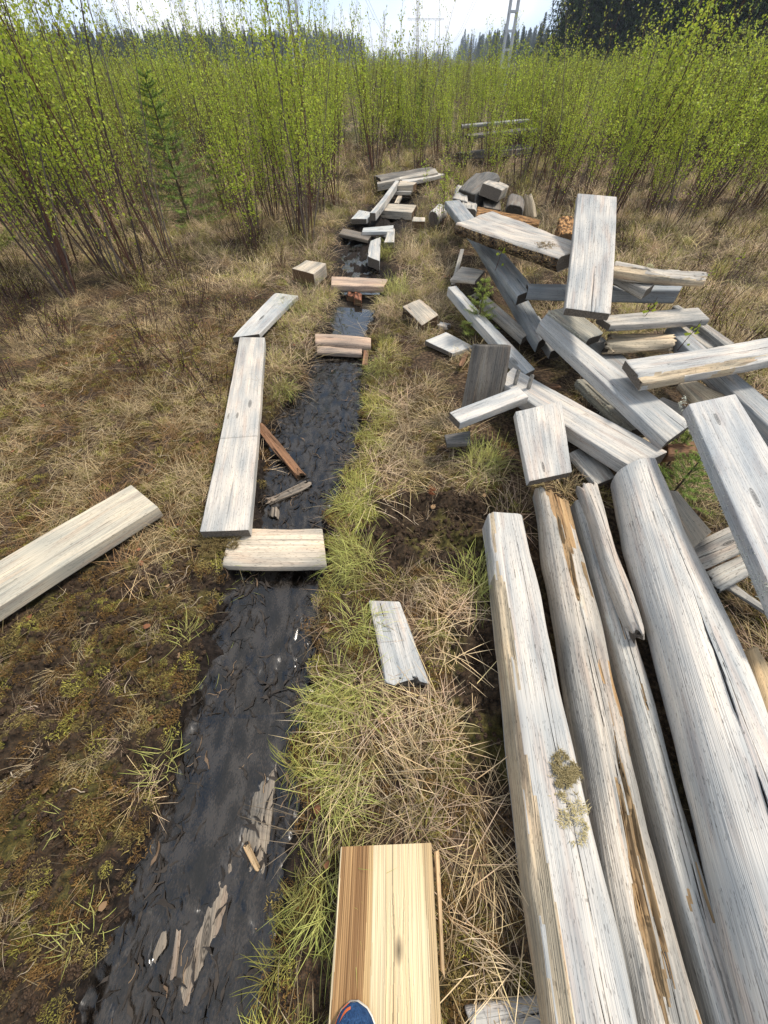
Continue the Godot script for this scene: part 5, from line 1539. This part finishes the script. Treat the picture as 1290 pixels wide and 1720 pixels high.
func build_small() -> void:
	var a := whole("moss_patch", moss_pad(1, 0.065, 3000, Color(0.14, 0.11, 0.05), Color(0.40, 0.33, 0.18)), M.moss, "round dry olive moss patch on the squared log", "moss", "moss on timbers")
	a.position = Vector3(0.52, 0.170, -0.15)
	var b := whole("moss_patch", moss_pad(2, 0.07, 700, Color(0.30, 0.25, 0.12), Color(0.55, 0.47, 0.28)), M.moss, "thin scatter of pale moss crumbs below the round moss patch", "moss", "moss on timbers")
	b.position = Vector3(0.51, 0.168, -0.055)
	var c := whole("moss_patch", moss_pad(3, 0.13, 2200, Color(0.13, 0.09, 0.04), Color(0.36, 0.27, 0.13)), M.moss, "brown moss and bark crumbs on the broad slab's right end", "moss", "moss on timbers")
	c.position = Vector3(1.12, 0.675, -3.05)
	var d := whole("moss_patch", moss_pad(4, 0.11, 2600, Color(0.10, 0.07, 0.03), Color(0.26, 0.21, 0.08)), M.moss, "mossy soil covering the left end of the crossboard", "moss", "moss on timbers")
	d.position = Vector3(-0.78, 0.028, -1.06)
	d.scale = Vector3(1.5, 1.5, 0.85)
	var e := whole("rust_moss", moss_pad(5, 0.035, 500, Color(0.10, 0.03, 0.015), Color(0.28, 0.10, 0.04)), M.moss, "small rust red moss tuft beside the dark peat hollow", "moss")
	e.position = Vector3(0.25, 0.01, -1.42)
	var f := whole("moss_patch", moss_pad(6, 0.04, 500, Color(0.3, 0.28, 0.16), Color(0.55, 0.5, 0.32)), M.moss, "pale lichen tuft on the crumbling plank right of the propped board", "lichen", "moss on timbers")
	f.position = Vector3(1.75, 0.61, -2.88)
	# splintered bits in the gaps of the pile
	var bits := []
	for k in 4: bits.append(timber_mesh([0.22, 0.15, 0.3, 0.12][k], [0.05, 0.07, 0.035, 0.06][k], [0.035, 0.05, 0.02, 0.045][k], [0.018, 0.02, 0.014, 0.03][k], 4000 + k, {"r": 0.005, "rough": 2.5, "cr": 1, "jagA": 0.03, "jagB": 0.03}, [M.grey, M.rotpale, M.rot, M.silver][k], M.end, null))
	var spot_list := [[0.95, 0.08, -1.75], [1.25, 0.06, -1.95], [1.05, 0.05, -2.35], [0.72, 0.05, -2.5], [0.98, 0.05, -2.75], [1.5, 0.07, -1.75], [1.35, 0.05, -1.35], [1.45, 0.06, -1.15], [1.75, 0.1, -1.85], [1.6, 0.2, -2.3], [0.6, 0.04, -2.75], [0.5, 0.04, -3.3], [1.9, 0.22, -2.25], [2.0, 0.08, -1.75], [1.15, 0.05, -3.2], [0.85, 0.05, -3.9], [1.5, 0.06, -0.75], [2.15, 0.06, -2.2]]
	for k in spot_list.size():
		var o := thing("wood_offcut", "small splintered offcut lying in the gaps of the timber pile", "offcut", "offcuts in the pile")
		part(o, "timber", bits[k % 4])
		o.transform = Transform3D(Basis.from_euler(Vector3(rng.randfn(0.0, 0.15), rng.randf() * TAU, rng.randfn(0.0, 0.15))), Vector3(spot_list[k][0], spot_list[k][1], spot_list[k][2]))
	# leafy shoots growing up through the pile
	var pr := sapling_parts(1400, 0.3, 1, 0.2, 3.4, 0.03)
	var lm: Mesh = pr[1].mesh(M.leaf)
	var sm: Mesh = pr[0][0].mesh(M.stem)
	for s in [[Vector3(0.86, 0.48, -3.36), "green shoot hanging over the broad slab's mossy edge"], [Vector3(1.72, 0.35, -2.66), "green shoot in front of the crosswise dark beam"], [Vector3(1.92, 0.3, -2.45), "green shoot below the pale plank with angled end"], [Vector3(3.3, 0.0, -4.4), "low leafy shoot in the grass right of the pile"], [Vector3(3.9, 0.0, -4.9), "leafy shoot at the edge of the right thicket"]]:
		var o := thing("leafy_shoot", s[1], "shoot", "leafy shoots")
		o.position = s[0]
		part(o, "stem", sm)
		part(o, "leaves", lm)

# ------------------------------------------------------------------ light
func build_light() -> void:
	var cam := Camera3D.new()
	cam.name = "camera"
	cam.fov = 105.82
	cam.near = 0.03
	cam.far = 3000.0
	cam.position = Vector3(0, 1.5, 0)
	cam.rotation_degrees = Vector3(-49.5, 0, 0)
	add_child(cam)
	cam.current = true
	var env := Environment.new()
	env.tonemap_mode = Environment.TONE_MAPPER_LINEAR
	env.tonemap_exposure = 1.66
	env.sdfgi_enabled = true
	env.ssao_enabled = true
	env.ssil_enabled = true
	env.background_mode = Environment.BG_SKY
	# thin broken cloud all round, paler towards the horizon
	var w := 512
	var h := 256
	var im := Image.create_empty(w, h, false, Image.FORMAT_RGBF)
	var cn := FastNoiseLite.new()
	cn.seed = 5
	cn.frequency = 0.9
	cn.fractal_octaves = 5
	for y in h:
		var el := PI * (0.5 - (y + 0.5) / h)
		for x in w:
			var az := TAU * (x + 0.5) / w
			var dir := Vector3(cos(el) * cos(az), sin(el), cos(el) * sin(az))
			var q := Vector3(dir.x, 0, dir.z) / (0.35 + maxf(dir.y, 0.0)) * 1.6
			var cl := smoothstep(-0.25, 0.22, cn.get_noise_3d(q.x, 3.0, q.z))
			var blue := Color(0.50, 0.66, 0.92).lerp(Color(0.64, 0.78, 0.96), pow(1.0 - maxf(dir.y, 0.0), 3.0))
			var c := blue.lerp(Color(0.93, 0.95, 0.98), cl)
			im.set_pixel(x, y, c)
	var sm := PanoramaSkyMaterial.new()
	sm.panorama = ImageTexture.create_from_image(im)
	sm.energy_multiplier = 0.82
	var sky := Sky.new()
	sky.sky_material = sm
	env.sky = sky
	env.fog_enabled = true
	env.fog_density = 0.0004
	env.fog_light_color = Color(0.85, 0.9, 0.97)
	var we := WorldEnvironment.new()
	we.name = "environment"
	we.environment = env
	add_child(we)
	var sun := DirectionalLight3D.new()
	sun.name = "sun"
	sun.light_energy = 1.0
	sun.light_angular_distance = 9.0
	sun.light_color = Color(1.0, 0.965, 0.91)
	sun.shadow_enabled = true
	add_child(sun)
	sun.look_at_from_position(Vector3(0.55, 1.0, -0.3) * 20.0, Vector3.ZERO, Vector3.UP)

func _ready() -> void:
	build_light()
	rng.seed = 20240511
	nz.seed = 4
	nz.frequency = 0.01
	nz.fractal_octaves = 3
	ny.seed = 9
	ny.frequency = 0.01
	ny.fractal_octaves = 4
	var t0 := Time.get_ticks_msec()
	make_materials()
	print("materials ", Time.get_ticks_msec() - t0)
	build_ground()
	build_mud()
	print("mud ", Time.get_ticks_msec() - t0)
	build_line()
	build_timbers()
	print("timbers ", Time.get_ticks_msec() - t0)
	build_conifers()
	build_birches()
	build_shrubs()
	print("trees ", Time.get_ticks_msec() - t0)
	build_small()
	build_shoe()
	build_litter()
	build_grass()
	print("done ", Time.get_ticks_msec() - t0)
